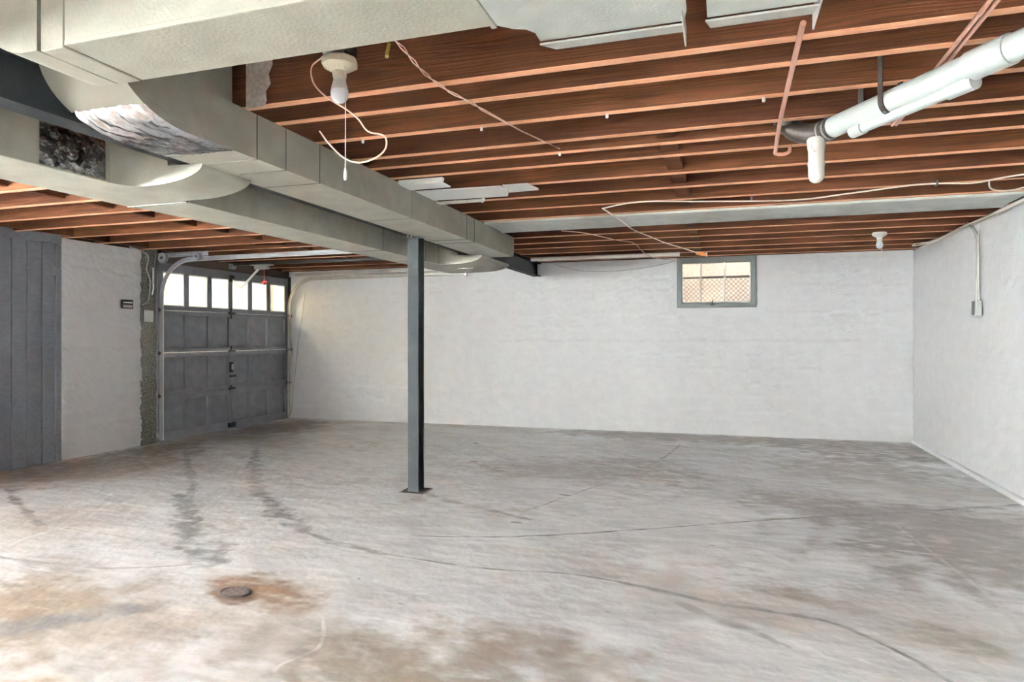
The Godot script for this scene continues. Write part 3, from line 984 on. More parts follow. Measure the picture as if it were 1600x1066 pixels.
# ------------------------------------------------------------------ outdoors
func build_outdoors() -> void:
	var g := new_st()
	box(g, Vector3(-40, -0.5, -40), Vector3(WL - 0.29, -0.06, 40))
	box(g, Vector3(WL - 0.29, -0.5, ZR + 0.29), Vector3(40, -0.06, 40))
	var go := obj("ground", g, M.asphalt)
	go.set_meta("kind", "structure")
	go.set_meta("label", "grey paved ground outside the garage door")
	var bank := boxed("bank", Vector3(WL - 0.29, -0.5, -24), Vector3(14, 1.42, WB - 0.29), M.dry_ground, null, 0.0)
	bank.set_meta("kind", "structure")
	bank.set_meta("label", "dry earth bank outside the small high window")
	# the storey above the basement
	var up := boxed("wall_upper", Vector3(WL - 0.3, JT + 0.2, WB - 0.3), Vector3(WR + 0.3, 8.4, ZR + 0.3), M.stucco, null, 0.0)
	up.set_meta("kind", "structure")
	up.set_meta("label", "upper storey of the house above the basement")
	# neighbour seen through the panes of the garage door
	var h := thing("neighbour_house", "cream stucco house seen through the garage door panes", "house", Vector3(-10.5, -0.06, -12))
	boxed("wall", Vector3(-3, 0, -9), Vector3(0, 10.5, 10.5), M.stucco, h, 0.0)
	var gd := boxed("garage_door", Vector3(-0.02, 0, -1.35), Vector3(0.03, 2.75, 0.62), M.far_white, h)
	for i in 4:
		boxed("rail", Vector3(0.03, 0.55 + 0.55 * i, -1.33), Vector3(0.04, 0.58 + 0.55 * i, 0.6), M.far_white, gd, 0.0)
	boxed("corner_trim", Vector3(0.0, 0, -1.75), Vector3(0.05, 10.5, -1.66), M.white_paint, h)
	var fe := thing("bounce_block_fence", "added unseen board fence blocking sunlit bounce off the drive", "fence", Vector3(-8.5, -0.06, -3.0))  # added to keep drive bounce light off the neighbour wall
	for i in 26:
		boxed("board", Vector3(-1.95 + i * 0.15, 0, -0.02), Vector3(-1.805 + i * 0.15, 2.8, 0.0), M.dark_wood, fe, 0.0)
	for y in [0.4, 2.3]:
		boxed("rail", Vector3(-1.95, y, -0.06), Vector3(1.94, y + 0.09, -0.02), M.dark_wood, fe, 0.0)
	var sh := thing("shrub", "dark green shrub beside the cream house outside", "shrub", Vector3(-10.2, -0.06, -13.35))
	var rng := RandomNumberGenerator.new()
	rng.seed = 4
	var st := new_st()
	for i in 900:
		var d := Vector3(rng.randfn(), rng.randfn(), rng.randfn()).normalized()
		var p := Vector3(d.x * 0.16, 1.45 + d.y * 1.2, d.z * 0.17) * 1.0
		var a := Vector3(rng.randfn(), rng.randfn(), rng.randfn()).normalized() * 0.07
		var b := d.cross(a).normalized() * 0.03
		tri_out(st, p - a, p + b, p + a, Vector3(0, 1.4, 0))
		tri_out(st, p - a, p - b, p + a, Vector3(0, 1.4, 0))
	obj("foliage", st, M.leaf, sh).set_meta("kind", "stuff")
	tubed("stem", [Vector3(0, 0, 0), Vector3(0.01, 0.5, 0.01), Vector3(0, 1.3, 0)], 0.025, M.dark_wood, sh)
	# fence and brick house behind the small window
	var fence := thing("chain_link_fence", "grey chain-link fence outside the small window", "fence", Vector3(0, 1.42, -10.6))
	var wst := new_st()
	var pitch := 0.07
	for s in [-1.0, 1.0]:
		for i in range(-34, 40):
			var x0: float = i * pitch
			var p := Vector3(x0 * 1.0, 0.03, 0.004 * s)
			var q := p + Vector3(s * 0.66, 0.66, 0)
			tube(wst, [p, q], 0.0035, 4, false)
	obj("wire_mesh", wst, M.fence_wire, fence)
	tubed("top_rail", [Vector3(-2.6, 0.7, 0), Vector3(2.9, 0.7, 0)], 0.018, M.fence_wire, fence)
	for x in [-0.62, 0.62, 1.9]:
		tubed("post", [Vector3(x, -0.1, 0), Vector3(x, 0.98, 0)], 0.02, M.fence_wire, fence)
	var bh := thing("brick_house", "pale brick house behind the chain-link fence", "house", Vector3(0, 1.42, -12.5))
	boxed("wall", Vector3(-1.35, 0, -3), Vector3(4, 3.2, 0), M.far_brick, bh, 0.0)
	boxed("wall", Vector3(-5, 0, -2), Vector3(-1.35, 3.0, -0.4), M.stucco, bh, 0.0)
	boxed("corner_board", Vector3(0.55, 0, -0.01), Vector3(0.72, 3.0, 0.02), M.far_white, bh)

# ------------------------------------------------------------------ garage door
const COLS := [[-6.06, -6.385], [-6.45, -6.765], [-6.83, -7.14], [-7.205, -7.52], [-7.59, -7.91], [-7.98, -8.31]]

func build_garage_door() -> void:
	var d := setting("door_1", "grey panelled overhead garage door with a row of six small windows")
	d.set_meta("category", "garage door")
	var rows := [[-0.045, 0.505, 0.075, 0.435], [0.508, 1.005, 0.56, 0.95], [1.008, 1.51, 1.06, 1.46], [1.513, 2.068, 1.565, 1.965]]
	var G = M.door_grey
	for r in 4:
		var y0: float = rows[r][0]
		var y1: float = rows[r][1]
		var p0: float = rows[r][2]
		var p1: float = rows[r][3]
		var st := new_st()
		cbox(st, Vector3(WL - 0.05, y0, -8.4), Vector3(WL - 0.006, p0, -5.94), 0.003)
		cbox(st, Vector3(WL - 0.05, p1, -8.4), Vector3(WL - 0.006, y1, -5.94), 0.003)
		var edge := -5.94
		for i in 7:
			var to: float = COLS[i][0] if i < 6 else -8.4
			cbox(st, Vector3(WL - 0.05, p0 - 0.004, to), Vector3(WL - 0.0065, p1 + 0.004, edge), 0.003)
			if i < 6:
				edge = COLS[i][1]
		var sec := obj("section", st, G, d)
		for i in 6:
			var z0: float = COLS[i][0]
			var z1: float = COLS[i][1]
			if r < 3:
				boxed("panel", Vector3(WL - 0.045, p0 - 0.004, z1 - 0.004), Vector3(WL - 0.036, p1 + 0.004, z0 + 0.004), G, sec, 0.0)
			else:
				var b := new_st()
				for q in [[p0, p0 + 0.014, z1, z0], [p1 - 0.014, p1, z1, z0], [p0, p1, z0 - 0.012, z0], [p0, p1, z1, z1 + 0.012]]:
					cbox(b, Vector3(WL - 0.04, q[0], q[2]), Vector3(WL - 0.014, q[1], q[3]), 0.002)
				obj("glazing_bead", b, M.white_paint, sec)  # white colour paints in the daylight bloom round each pane
				boxed("pane", Vector3(WL - 0.034, p0 + 0.005, z1 + 0.005), Vector3(WL - 0.03, p1 - 0.005, z0 - 0.005), M.glass, sec, 0.0)
	# hinges on the middle stile and rollers at both ends
	for y in [0.505, 1.005, 1.51]:
		var st := new_st()
		cbox(st, Vector3(WL - 0.01, y - 0.016, -7.215), Vector3(WL + 0.012, y + 0.016, -7.13))
		cbox(st, Vector3(WL - 0.01, y - 0.07, -7.185), Vector3(WL + 0.004, y + 0.07, -7.16))
		tube(st, [Vector3(WL + 0.014, y, -7.23), Vector3(WL + 0.014, y, -7.11)], 0.011, 8)
		obj("hinge", st, M.black_metal, d)
		for z in [-5.98, -8.37]:
			var sr := new_st()
			cbox(sr, Vector3(WL - 0.01, y - 0.03, z - 0.03), Vector3(WL + 0.01, y + 0.03, z + 0.025))
			tube(sr, [Vector3(WL + 0.03, y, z - 0.03), Vector3(WL + 0.03, y, z + 0.03)], 0.02, 10)
			obj("roller", sr, M.black_metal, d)
	boxed("lock_bar", Vector3(WL - 0.008, 0.0, -7.182), Vector3(WL + 0.008, 0.5, -7.162), G, d, 0.003)
	boxed("lock_bar", Vector3(WL - 0.008, 0.55, -7.185), Vector3(WL + 0.006, 1.0, -7.155), G, d, 0.003)
	var hd := boxed("lock", Vector3(WL - 0.008, 0.72, -7.2), Vector3(WL + 0.012, 0.86, -7.14), M.black_metal, d)
	boxed("keeper", Vector3(WL + 0.01, 0.755, -7.19), Vector3(WL + 0.03, 0.83, -7.16), M.zinc, hd)
	boxed("handle", Vector3(WL + 0.01, 0.66, -7.225), Vector3(WL + 0.04, 0.685, -7.12), M.black_metal, d)
	boxed("floor_bolt", Vector3(WL - 0.008, -0.01, -7.23), Vector3(WL + 0.03, 0.05, -7.11), M.black_metal, d)
	var br := lathed("cable_pulley", [Vector2(0, 0.012), Vector2(0.042, 0.012), Vector2(0.034, 0.0), Vector2(0.042, -0.012), Vector2(0, -0.012)], Vector3.ZERO, M.zinc, d, 16)
	br.position = Vector3(WL + 0.03, 0.05, -5.97)
	br.rotation_degrees = Vector3(0, 0, 90)

# ------------------------------------------------------------------ plank door
func build_plank_door() -> void:
	var d := setting("door_2", "tall grey door of upright painted planks in the left wall")
	d.set_meta("category", "plank door")
	var seams := [-4.752, -4.622, -4.477, -4.336, -4.2, -4.06, -3.92, -3.82]
	for i in seams.size() - 1:
		boxed("plank", Vector3(WL - 0.04, -0.06, seams[i] + 0.005), Vector3(WL - 0.005 - 0.003 * (i % 2), 2.11, seams[i + 1] - 0.005), M.plank_grey, d, 0.0015)
	boxed("backing", Vector3(WL - 0.1, -0.1, -4.81), Vector3(WL - 0.042, 2.18, -3.8), M.dark_wood, d, 0.0)
	boxed("head_board", Vector3(WL - 0.04, 2.115, -4.81), Vector3(WL + 0.008, 2.205, -3.8), M.plank_grey, d)
	boxed("jamb", Vector3(WL - 0.04, -0.06, -4.812), Vector3(WL + 0.002, 2.11, -4.754), M.plank_grey, d)
	for y in [0.18, 1.85]:
		boxed("hinge", Vector3(WL - 0.006, y - 0.05, -4.79), Vector3(WL + 0.006, y + 0.05, -4.72), M.plank_grey, d)

# ------------------------------------------------------------------ small window
func build_window() -> void:
	var w := setting("window_1", "small dark framed three-pane window high in the back wall")
	w.set_meta("category", "window")
	var x0 := -0.53
	var x1 := 0.401
	var y0 := 1.555
	var y1 := 2.18
	var z := WB + 0.012
	var st := new_st()
	cbox(st, Vector3(x0, y0, z - 0.1), Vector3(x0 + 0.055, y1, z))
	cbox(st, Vector3(x1 - 0.06, y0, z - 0.1), Vector3(x1, y1, z))
	cbox(st, Vector3(x0 + 0.05, y0, z - 0.1), Vector3(x1 - 0.05, y0 + 0.06, z))
	cbox(st, Vector3(x0 + 0.05, y1 - 0.07, z - 0.1), Vector3(x1 - 0.05, y1, z))
	var fr := obj("frame", st, M.frame_grey, w)
	var s2 := new_st()
	cbox(s2, Vector3(x0 + 0.055, y0 + 0.06, z - 0.07), Vector3(x0 + 0.068, y1 - 0.07, z - 0.03), 0.003)
	cbox(s2, Vector3(x1 - 0.073, y0 + 0.06, z - 0.07), Vector3(x1 - 0.06, y1 - 0.07, z - 0.03), 0.003)
	cbox(s2, Vector3(x0 + 0.055, y0 + 0.06, z - 0.07), Vector3(x1 - 0.06, y0 + 0.074, z - 0.03), 0.003)
	obj("glazing_bead", s2, M.white_paint, w)
	var cells := [x0 + 0.06, -0.245, 0.035, x1 - 0.065]
	for i in 2:
		boxed("muntin", Vector3(cells[i + 1] - 0.009, y0 + 0.06, z - 0.065), Vector3(cells[i + 1] + 0.009, y1 - 0.07, z - 0.035), M.white_paint, w, 0.003)
	for i in 3:
		boxed("pane", Vector3(cells[i], y0 + 0.06, z - 0.052), Vector3(cells[i + 1], y1 - 0.07, z - 0.048), M.glass, w, 0.0)
	var la := boxed("latch", Vector3(-0.13, y0 + 0.02, z), Vector3(-0.08, y0 + 0.045, z + 0.016), M.black_metal, w)
	boxed("lever", Vector3(-0.112, y0 + 0.03, z + 0.012), Vector3(-0.1, y0 + 0.1, z + 0.022), M.black_metal, la)

# ------------------------------------------------------------------ steel
func build_steel() -> void:
	var st := new_st()
	var c := -2.345
	var pr := PackedVector2Array([Vector2(c - 0.055, 2.0), Vector2(c + 0.055, 2.0), Vector2(c + 0.055, 2.009), Vector2(c + 0.004, 2.012), Vector2(c + 0.004, 2.166), Vector2(c + 0.055, 2.169), Vector2(c + 0.055, 2.178), Vector2(c - 0.055, 2.178), Vector2(c - 0.055, 2.169), Vector2(c - 0.004, 2.166), Vector2(c - 0.004, 2.012), Vector2(c - 0.055, 2.009)])
	prism(st, pr, 2, WB + 0.002, ZR - 0.01, 10.0)
	tag(obj("steel_beam", st, M.steel), "long grey painted steel beam under the joists beside the ducts", "beam")
	var p := thing("steel_post", "grey painted steel column standing alone on the concrete floor", "post", Vector3(-2.29, floor_y(-2.29), -4.66))
	var s2 := new_st()
	var a := 0.045
	var b := 0.05
	var h := PackedVector2Array([Vector2(-a, -b), Vector2(a, -b), Vector2(a, -b + 0.009), Vector2(0.0045, -b + 0.011), Vector2(0.0045, b - 0.011), Vector2(a, b - 0.009), Vector2(a, b), Vector2(-a, b), Vector2(-a, b - 0.009), Vector2(-0.0045, b - 0.011), Vector2(-0.0045, -b + 0.011), Vector2(-a, -b + 0.009)])
	var top := 2.0 - p.position.y
	prism(s2, h, 1, 0.006, top - 0.024, 10.0)
	obj("column", s2, M.steel, p)
	boxed("base_plate", Vector3(-0.1, 0.0, -0.1), Vector3(0.1, 0.008, 0.1), plain(rgb(72, 64, 58), 0.9), p, 0.002)
	boxed("cap_plate", Vector3(-0.055, top - 0.026, -0.06), Vector3(0.004, top - 0.001, 0.06), M.steel, p, 0.002)
	for s in [-0.042, -0.012]:
		tubed("bolt", [Vector3(s, top - 0.03, 0.055), Vector3(s, top - 0.005, 0.055)], 0.008, M.zinc, p)

# ------------------------------------------------------------------ ducts
# raised cleat round the right side and underside of a duct
func cleat(parent: Node, x0: float, x1: float, y0: float, y1: float, z: float, w := 0.006, p := 0.003) -> void:
	var st := new_st()
	cbox(st, Vector3(x1 - 0.002, y0 - p, z - w / 2), Vector3(x1 + p, y1, z + w / 2), 0.0015)
	cbox(st, Vector3(x0, y0 - p, z - w / 2), Vector3(x1, y0 + 0.002, z + w / 2), 0.0015)
	obj("cleat", st, M.seam, parent)

# crumpled sheet following a list of (z, y) points, from x0 to x1
func crumpled(st: SurfaceTool, prof: Array, x0: float, x1: float, amp: float, sd: int, nx := 24) -> void:
	st.set_smooth_group(0)
	var n := noise(sd, 7.0, 3)
	var rag := noise(sd + 1, 9.0, 3)
	var P := []
	for i in prof.size():
		var a: Vector2 = prof[maxi(i - 1, 0)]
		var b: Vector2 = prof[mini(i + 1, prof.size() - 1)]
		var t := (b - a).normalized()
		var nn := Vector2(-t.y, t.x)
		var row := []
		for k in nx + 1:
			var x := lerpf(x0, x1, float(k) / nx)
			var edge := minf(1.0, minf(minf(i, prof.size() - 1 - i), minf(k, nx - k)) / 2.0)
			var d := 0.0025 + edge * amp * (0.6 + n.get_noise_2d(x * 3.0, i * 0.09))
			var q: Vector2 = prof[i] + nn * d
			var sh := 0.0
			if i == 0 or i == prof.size() - 1:
				sh = 0.012 * rag.get_noise_1d(x * 6.0 + i)
			row.append(Vector3(x, q.y, q.x) + Vector3(0, t.y, t.x) * sh)
		P.append(row)
	for i in prof.size() - 1:
		for k in nx:
			var a: Vector3 = P[i][k]
			var b: Vector3 = P[i][k + 1]
			var c: Vector3 = P[i + 1][k + 1]
			var d: Vector3 = P[i + 1][k]
			st.add_vertex(a); st.add_vertex(c); st.add_vertex(b)
			st.add_vertex(a); st.add_vertex(d); st.add_vertex(c)
	st.index()
	st.generate_normals()

func build_ducts() -> void:
	var D = M.duct
	# the supply duct beside the beam: turns up at its near end
	var a := thing("supply_duct", "long pale grey rectangular duct beside the steel beam, foil-patched at its upturned end", "duct")
	var x0 := -2.285
	var x1 := -1.945
	var yb := 1.98
	var yt := 2.176
	var st := new_st()
	var pr := PackedVector2Array()
	var near_arc := []
	for i in 15:
		var t := deg_to_rad(90.0 * i / 14.0)
		near_arc.append(Vector2(-2.0 + 0.33 * cos(t), 2.2 - 0.22 * sin(t)))
	pr.append(Vector2(-1.67, 2.41))
	for q in near_arc:
		pr.append(q)
	pr.append(Vector2(-4.945, yb))
	pr.append(Vector2(-4.955, yt))
	pr.append(Vector2(-2.02, yt))
	pr.append(Vector2(-2.0, 2.2))
	pr.append(Vector2(-1.99, 2.41))
	prism(st, pr, 0, x0, x1, 20.0)
	obj("trunk", st, D, a)
	var s2 := new_st()
	var e := PackedVector2Array([Vector2(-4.945, yb)])
	for q in arc2(Vector2(-6.07, yb + 0.06), 0.06, -90, -180, 8):
		e.append(q)
	e.append(Vector2(-6.13, yt - 0.01))
	e.append(Vector2(-6.12, yt))
	e.append(Vector2(-4.955, yt))
	prism(s2, e, 0, x0 + 0.004, x1 - 0.003, 40.0)
	obj("end_section", s2, D, a)
	for z in [-2.39, -2.59, -2.86, -4.87, -5.04]:
		cleat(a, x0, x1, yb, yt, z)
	cleat(a, x0, x1, yb, yt, -3.9, 0.004, 0.0015)
	# foil over the bend
	var fp := []
	for i in range(8, 15):
		fp.append(near_arc[i])
	for i in 8:
		fp.append(Vector2(-2.03 - 0.03 * i, yb))
	var s3 := new_st()
	crumpled(s3, fp, x0 - 0.002, x1 + 0.004, 0.014, 401)
	obj("foil_patch", s3, M.foil, a)
	# torn gap along the right edge of the foil
	var s4 := new_st()
	crumpled(s4, [Vector2(-2.1, 1.985), Vector2(-2.06, 2.0), Vector2(-1.98, 2.008), Vector2(-1.9, 2.02), Vector2(-1.84, 2.04)], x1 + 0.001, x1 + 0.003, 0.003, 402, 3)
	obj("foil_edge", s4, M.foil, a)
	var s5 := new_st()
	box(s5, Vector3(x0 + 0.01, yt, -2.3), Vector3(-2.0, 2.41, -2.02))
	obj("collar", s5, D, a)

	# the cross duct near the camera: runs along x, turns up at its left end
	var c := thing("cross_duct", "wide pale cream duct crossing just below the joists, rounded up at one end", "duct")
	var zf := -1.315
	var zb := -1.568
	var yc := 1.99
	boxed("trunk", Vector3(-1.70, yc, zb), Vector3(-0.545, JB - 0.004, zf), D, c, 0.003)
	boxed("collar", Vector3(-1.79, yc - 0.003, zb + 0.002), Vector3(-1.704, JB - 0.004, zf - 0.002), D, c, 0.003)
	var s6 := new_st()
	var el := PackedVector2Array([Vector2(-1.80, yc)])
	for q in arc2(Vector2(-1.84, yc + 0.21), 0.21, -90, -180, 12):
		el.append(q)
	el.append(Vector2(-2.05, 2.41))
	el.append(Vector2(-1.83, 2.41))
	el.append(Vector2(-1.80, 2.2))
	prism(s6, el, 2, zb, zf, 30.0)
	obj("elbow", s6, D, c)
	var s15 := new_st()
	hexa(s15, [Vector3(-0.55, yc, zb), Vector3(-0.3, 2.12, zb), Vector3(-0.55, 2.175, zb), Vector3(-0.3, 2.13, zb), Vector3(-0.55, yc, zf), Vector3(-0.3, 2.12, zf), Vector3(-0.55, 2.175, zf), Vector3(-0.3, 2.13, zf)])
	obj("transition", s15, M.pale_pan, c)
	var s7 := new_st()
	cbox(s7, Vector3(-0.56, yc - 0.004, zb - 0.006), Vector3(-0.545, JB - 0.004, zf + 0.004), 0.0015)
	obj("cleat", s7, D, c)
	boxed("hem", Vector3(-1.695, yc - 0.001, zf - 0.001), Vector3(-0.56, yc + 0.012, zf + 0.003), D, c, 0.001)
	# flat pans nailed under the joists next to it
	var p1 := thing("joist_pan", "larger flat sheet-metal pan under the joists, rounded at one corner", "sheet metal", Vector3.ZERO, "flat pans under the joists")
	var s8 := new_st()
	var pan := PackedVector2Array([Vector2(-0.29, -0.9), Vector2(-0.29, -1.58), Vector2(-0.63, -1.60), Vector2(-0.64, -1.85), Vector2(-0.6, -1.885), Vector2(-0.565, -1.90), Vector2(-0.545, -1.93), Vector2(-0.545, -1.99), Vector2(-0.105, -1.99), Vector2(-0.095, -1.93), Vector2(-0.10, -0.9)])
	prism(s8, pan, 1, 2.132, 2.14, 10.0)
	obj("pan", s8, M.pale_pan, p1)
	pan_flange(p1, -0.545, -0.11, -0.035)
	var p2 := thing("joist_pan", "smaller flat sheet-metal pan under the joists beside the copper pipe", "sheet metal", Vector3.ZERO, "flat pans under the joists")
	var s9 := new_st()
	prism(s9, PackedVector2Array([Vector2(-0.045, -0.9), Vector2(-0.04, -1.99), Vector2(0.255, -1.99), Vector2(0.265, -1.9), Vector2(0.27, -0.9)]), 1, 2.132, 2.14, 10.0)
	obj("pan", s9, M.pale_pan, p2)
	pan_flange(p2, -0.045, 0.26, -0.01)

	# the return duct left of the beam
	var b := thing("return_duct", "large grey duct with a dark foil patch, hung low left of the steel beam", "duct")
	boxed("near_section", Vector3(-3.05, 1.9, -2.75), Vector3(-2.652, 2.092, 1.5), D, b, 0.003)
	var s10 := new_st()
	hexa(s10, [Vector3(-2.88, 1.9, -6.7), Vector3(-2.60, 1.9, -6.7), Vector3(-2.88, 2.1, -6.7), Vector3(-2.60, 2.1, -6.7), Vector3(-3.03, 1.9, -2.752), Vector3(-2.65, 1.9, -2.752), Vector3(-3.03, 2.1, -2.752), Vector3(-2.65, 2.1, -2.752)])
	obj("far_section", s10, D, b)
	for z in [-1.2, -2.72]:
		cleat(b, -3.05, -2.652, 1.9, 2.09, z, 0.012, 0.004)
	cleat(b, -2.93, -2.616, 1.9, 2.1, -4.72, 0.008, 0.003)
	cleat(b, -2.91, -2.609, 1.9, 2.1, -5.5, 0.008, 0.003)
	for spec in [[-2.37, -2.69, -2.655], [-5.83, -6.68, -2.603]]:
		var zn: float = spec[0]
		var zr: float = spec[1]
		var xb: float = spec[2]
		var s11 := new_st()
		var el2 := PackedVector2Array([Vector2(xb, 2.07), Vector2(xb, 1.9)])
		for i in 11:
			var t := deg_to_rad(9.0 * i)
			el2.append(Vector2(xb + 0.13 + 0.3 * sin(t), 1.9 + 0.076 * (1.0 - cos(t))))
		el2.append(Vector2(-2.20, 1.979))
		el2.append(Vector2(-2.42, 1.985))
		el2.append(Vector2(-2.43, 2.07))
		prism(s11, el2, 2, zr, zn, 30.0)
		var br := obj("branch_elbow", s11, D, b)
		var s12 := new_st()
		var f := PackedVector2Array([Vector2(xb - 0.002, zn - 0.01), Vector2(xb + 0.11, zn - 0.01)])
		for q in arc2(Vector2(xb + 0.11, zn + 0.1), 0.1, -90, -180, 8):
			f.append(q)
		f.append(Vector2(xb - 0.002, zn + 0.1))
		prism(s12, f, 1, 1.899, 2.068, 30.0)
		obj("throat", s12, D, br)
		if zn < -5.0:
			boxed("cleat", Vector3(xb + 0.02, 1.893, -6.21), Vector3(xb + 0.2, 1.9, -6.195), D, br, 0.001)
	var s13 := new_st()
	# dark foil pasted on the right side of the near section
	var ff := []
	for i in 12:
		ff.append(Vector2(-1.95 - 0.3 * i / 11.0, 0.0))
	var nz := noise(77, 8.0, 3)
	s13.set_smooth_group(0)
	var Q := []
	for i in 22:
		var row := []
		for k in 14:
			var z := -1.945 - 0.3 * i / 21.0
			var y := 1.908 + 0.178 * k / 13.0
			var edge := minf(1.0, minf(minf(i, 21 - i), minf(k, 13 - k)) / 2.0)
			row.append(Vector3(-2.6485 + edge * 0.011 * (0.6 + nz.get_noise_2d(z * 3.0, y * 3.0)), y + (0.006 * nz.get_noise_1d(z * 9.0) if k == 0 or k == 13 else 0.0), z))
		Q.append(row)
	for i in 21:
		for k in 13:
			s13.add_vertex(Q[i][k]); s13.add_vertex(Q[i][k + 1]); s13.add_vertex(Q[i + 1][k + 1])
			s13.add_vertex(Q[i][k]); s13.add_vertex(Q[i + 1][k + 1]); s13.add_vertex(Q[i + 1][k])
	s13.index()
	s13.generate_normals()
	obj("foil_patch", s13, M.dark_foil, b)
	for z in [-1.5, -3.2, -4.4, -5.4]:
		boxed("hanger", Vector3(-2.66, 2.09, z), Vector3(-2.655, 2.2, z + 0.025), M.zinc, b, 0.0)

	# painted pan that closes one joist bay across the room
	var w := thing("bay_pan", "long pale sheet-metal pan closing one joist bay across the ceiling", "sheet metal")
	var s14 := new_st()
	var uu := PackedVector2Array([Vector2(-5.23, 2.178), Vector2(-5.232, 2.163), Vector2(-5.24, 2.158), Vector2(-5.33, 2.168), Vector2(-5.64, 2.166), Vector2(-5.715, 2.156), Vector2(-5.726, 2.162), Vector2(-5.726, 2.178)])
	prism(s14, uu, 0, -1.93, 1.98, 50.0)
	obj("pan", s14, M.pale_pan, w)
	boxed("joint_strip", Vector3(-0.75, 2.153, -5.72), Vector3(-0.735, 2.16, -5.24), M.pale_pan, w, 0.001)

func pan_flange(parent: Node, x0: float, x1: float, skew: float) -> void:
	var st := new_st()
	# sloping nailing lip behind the pan, with turned down ends
	hexa(st, [Vector3(x0 + 0.012, 2.172, -2.15), Vector3(x1, 2.172, -2.15), Vector3(x0 + 0.012, 2.178, -2.15), Vector3(x1, 2.178, -2.15), Vector3(x0, 2.118, -1.985), Vector3(x1, 2.118, -1.985), Vector3(x0, 2.124, -1.985), Vector3(x1, 2.124, -1.985)])
	obj("flange", st, M.pale_pan, parent)
	boxed("end_lip", Vector3(x1 - 0.001, 2.12, -2.14), Vector3(x1 + 0.004, 2.178, -1.9), M.pale_pan, parent, 0.001)

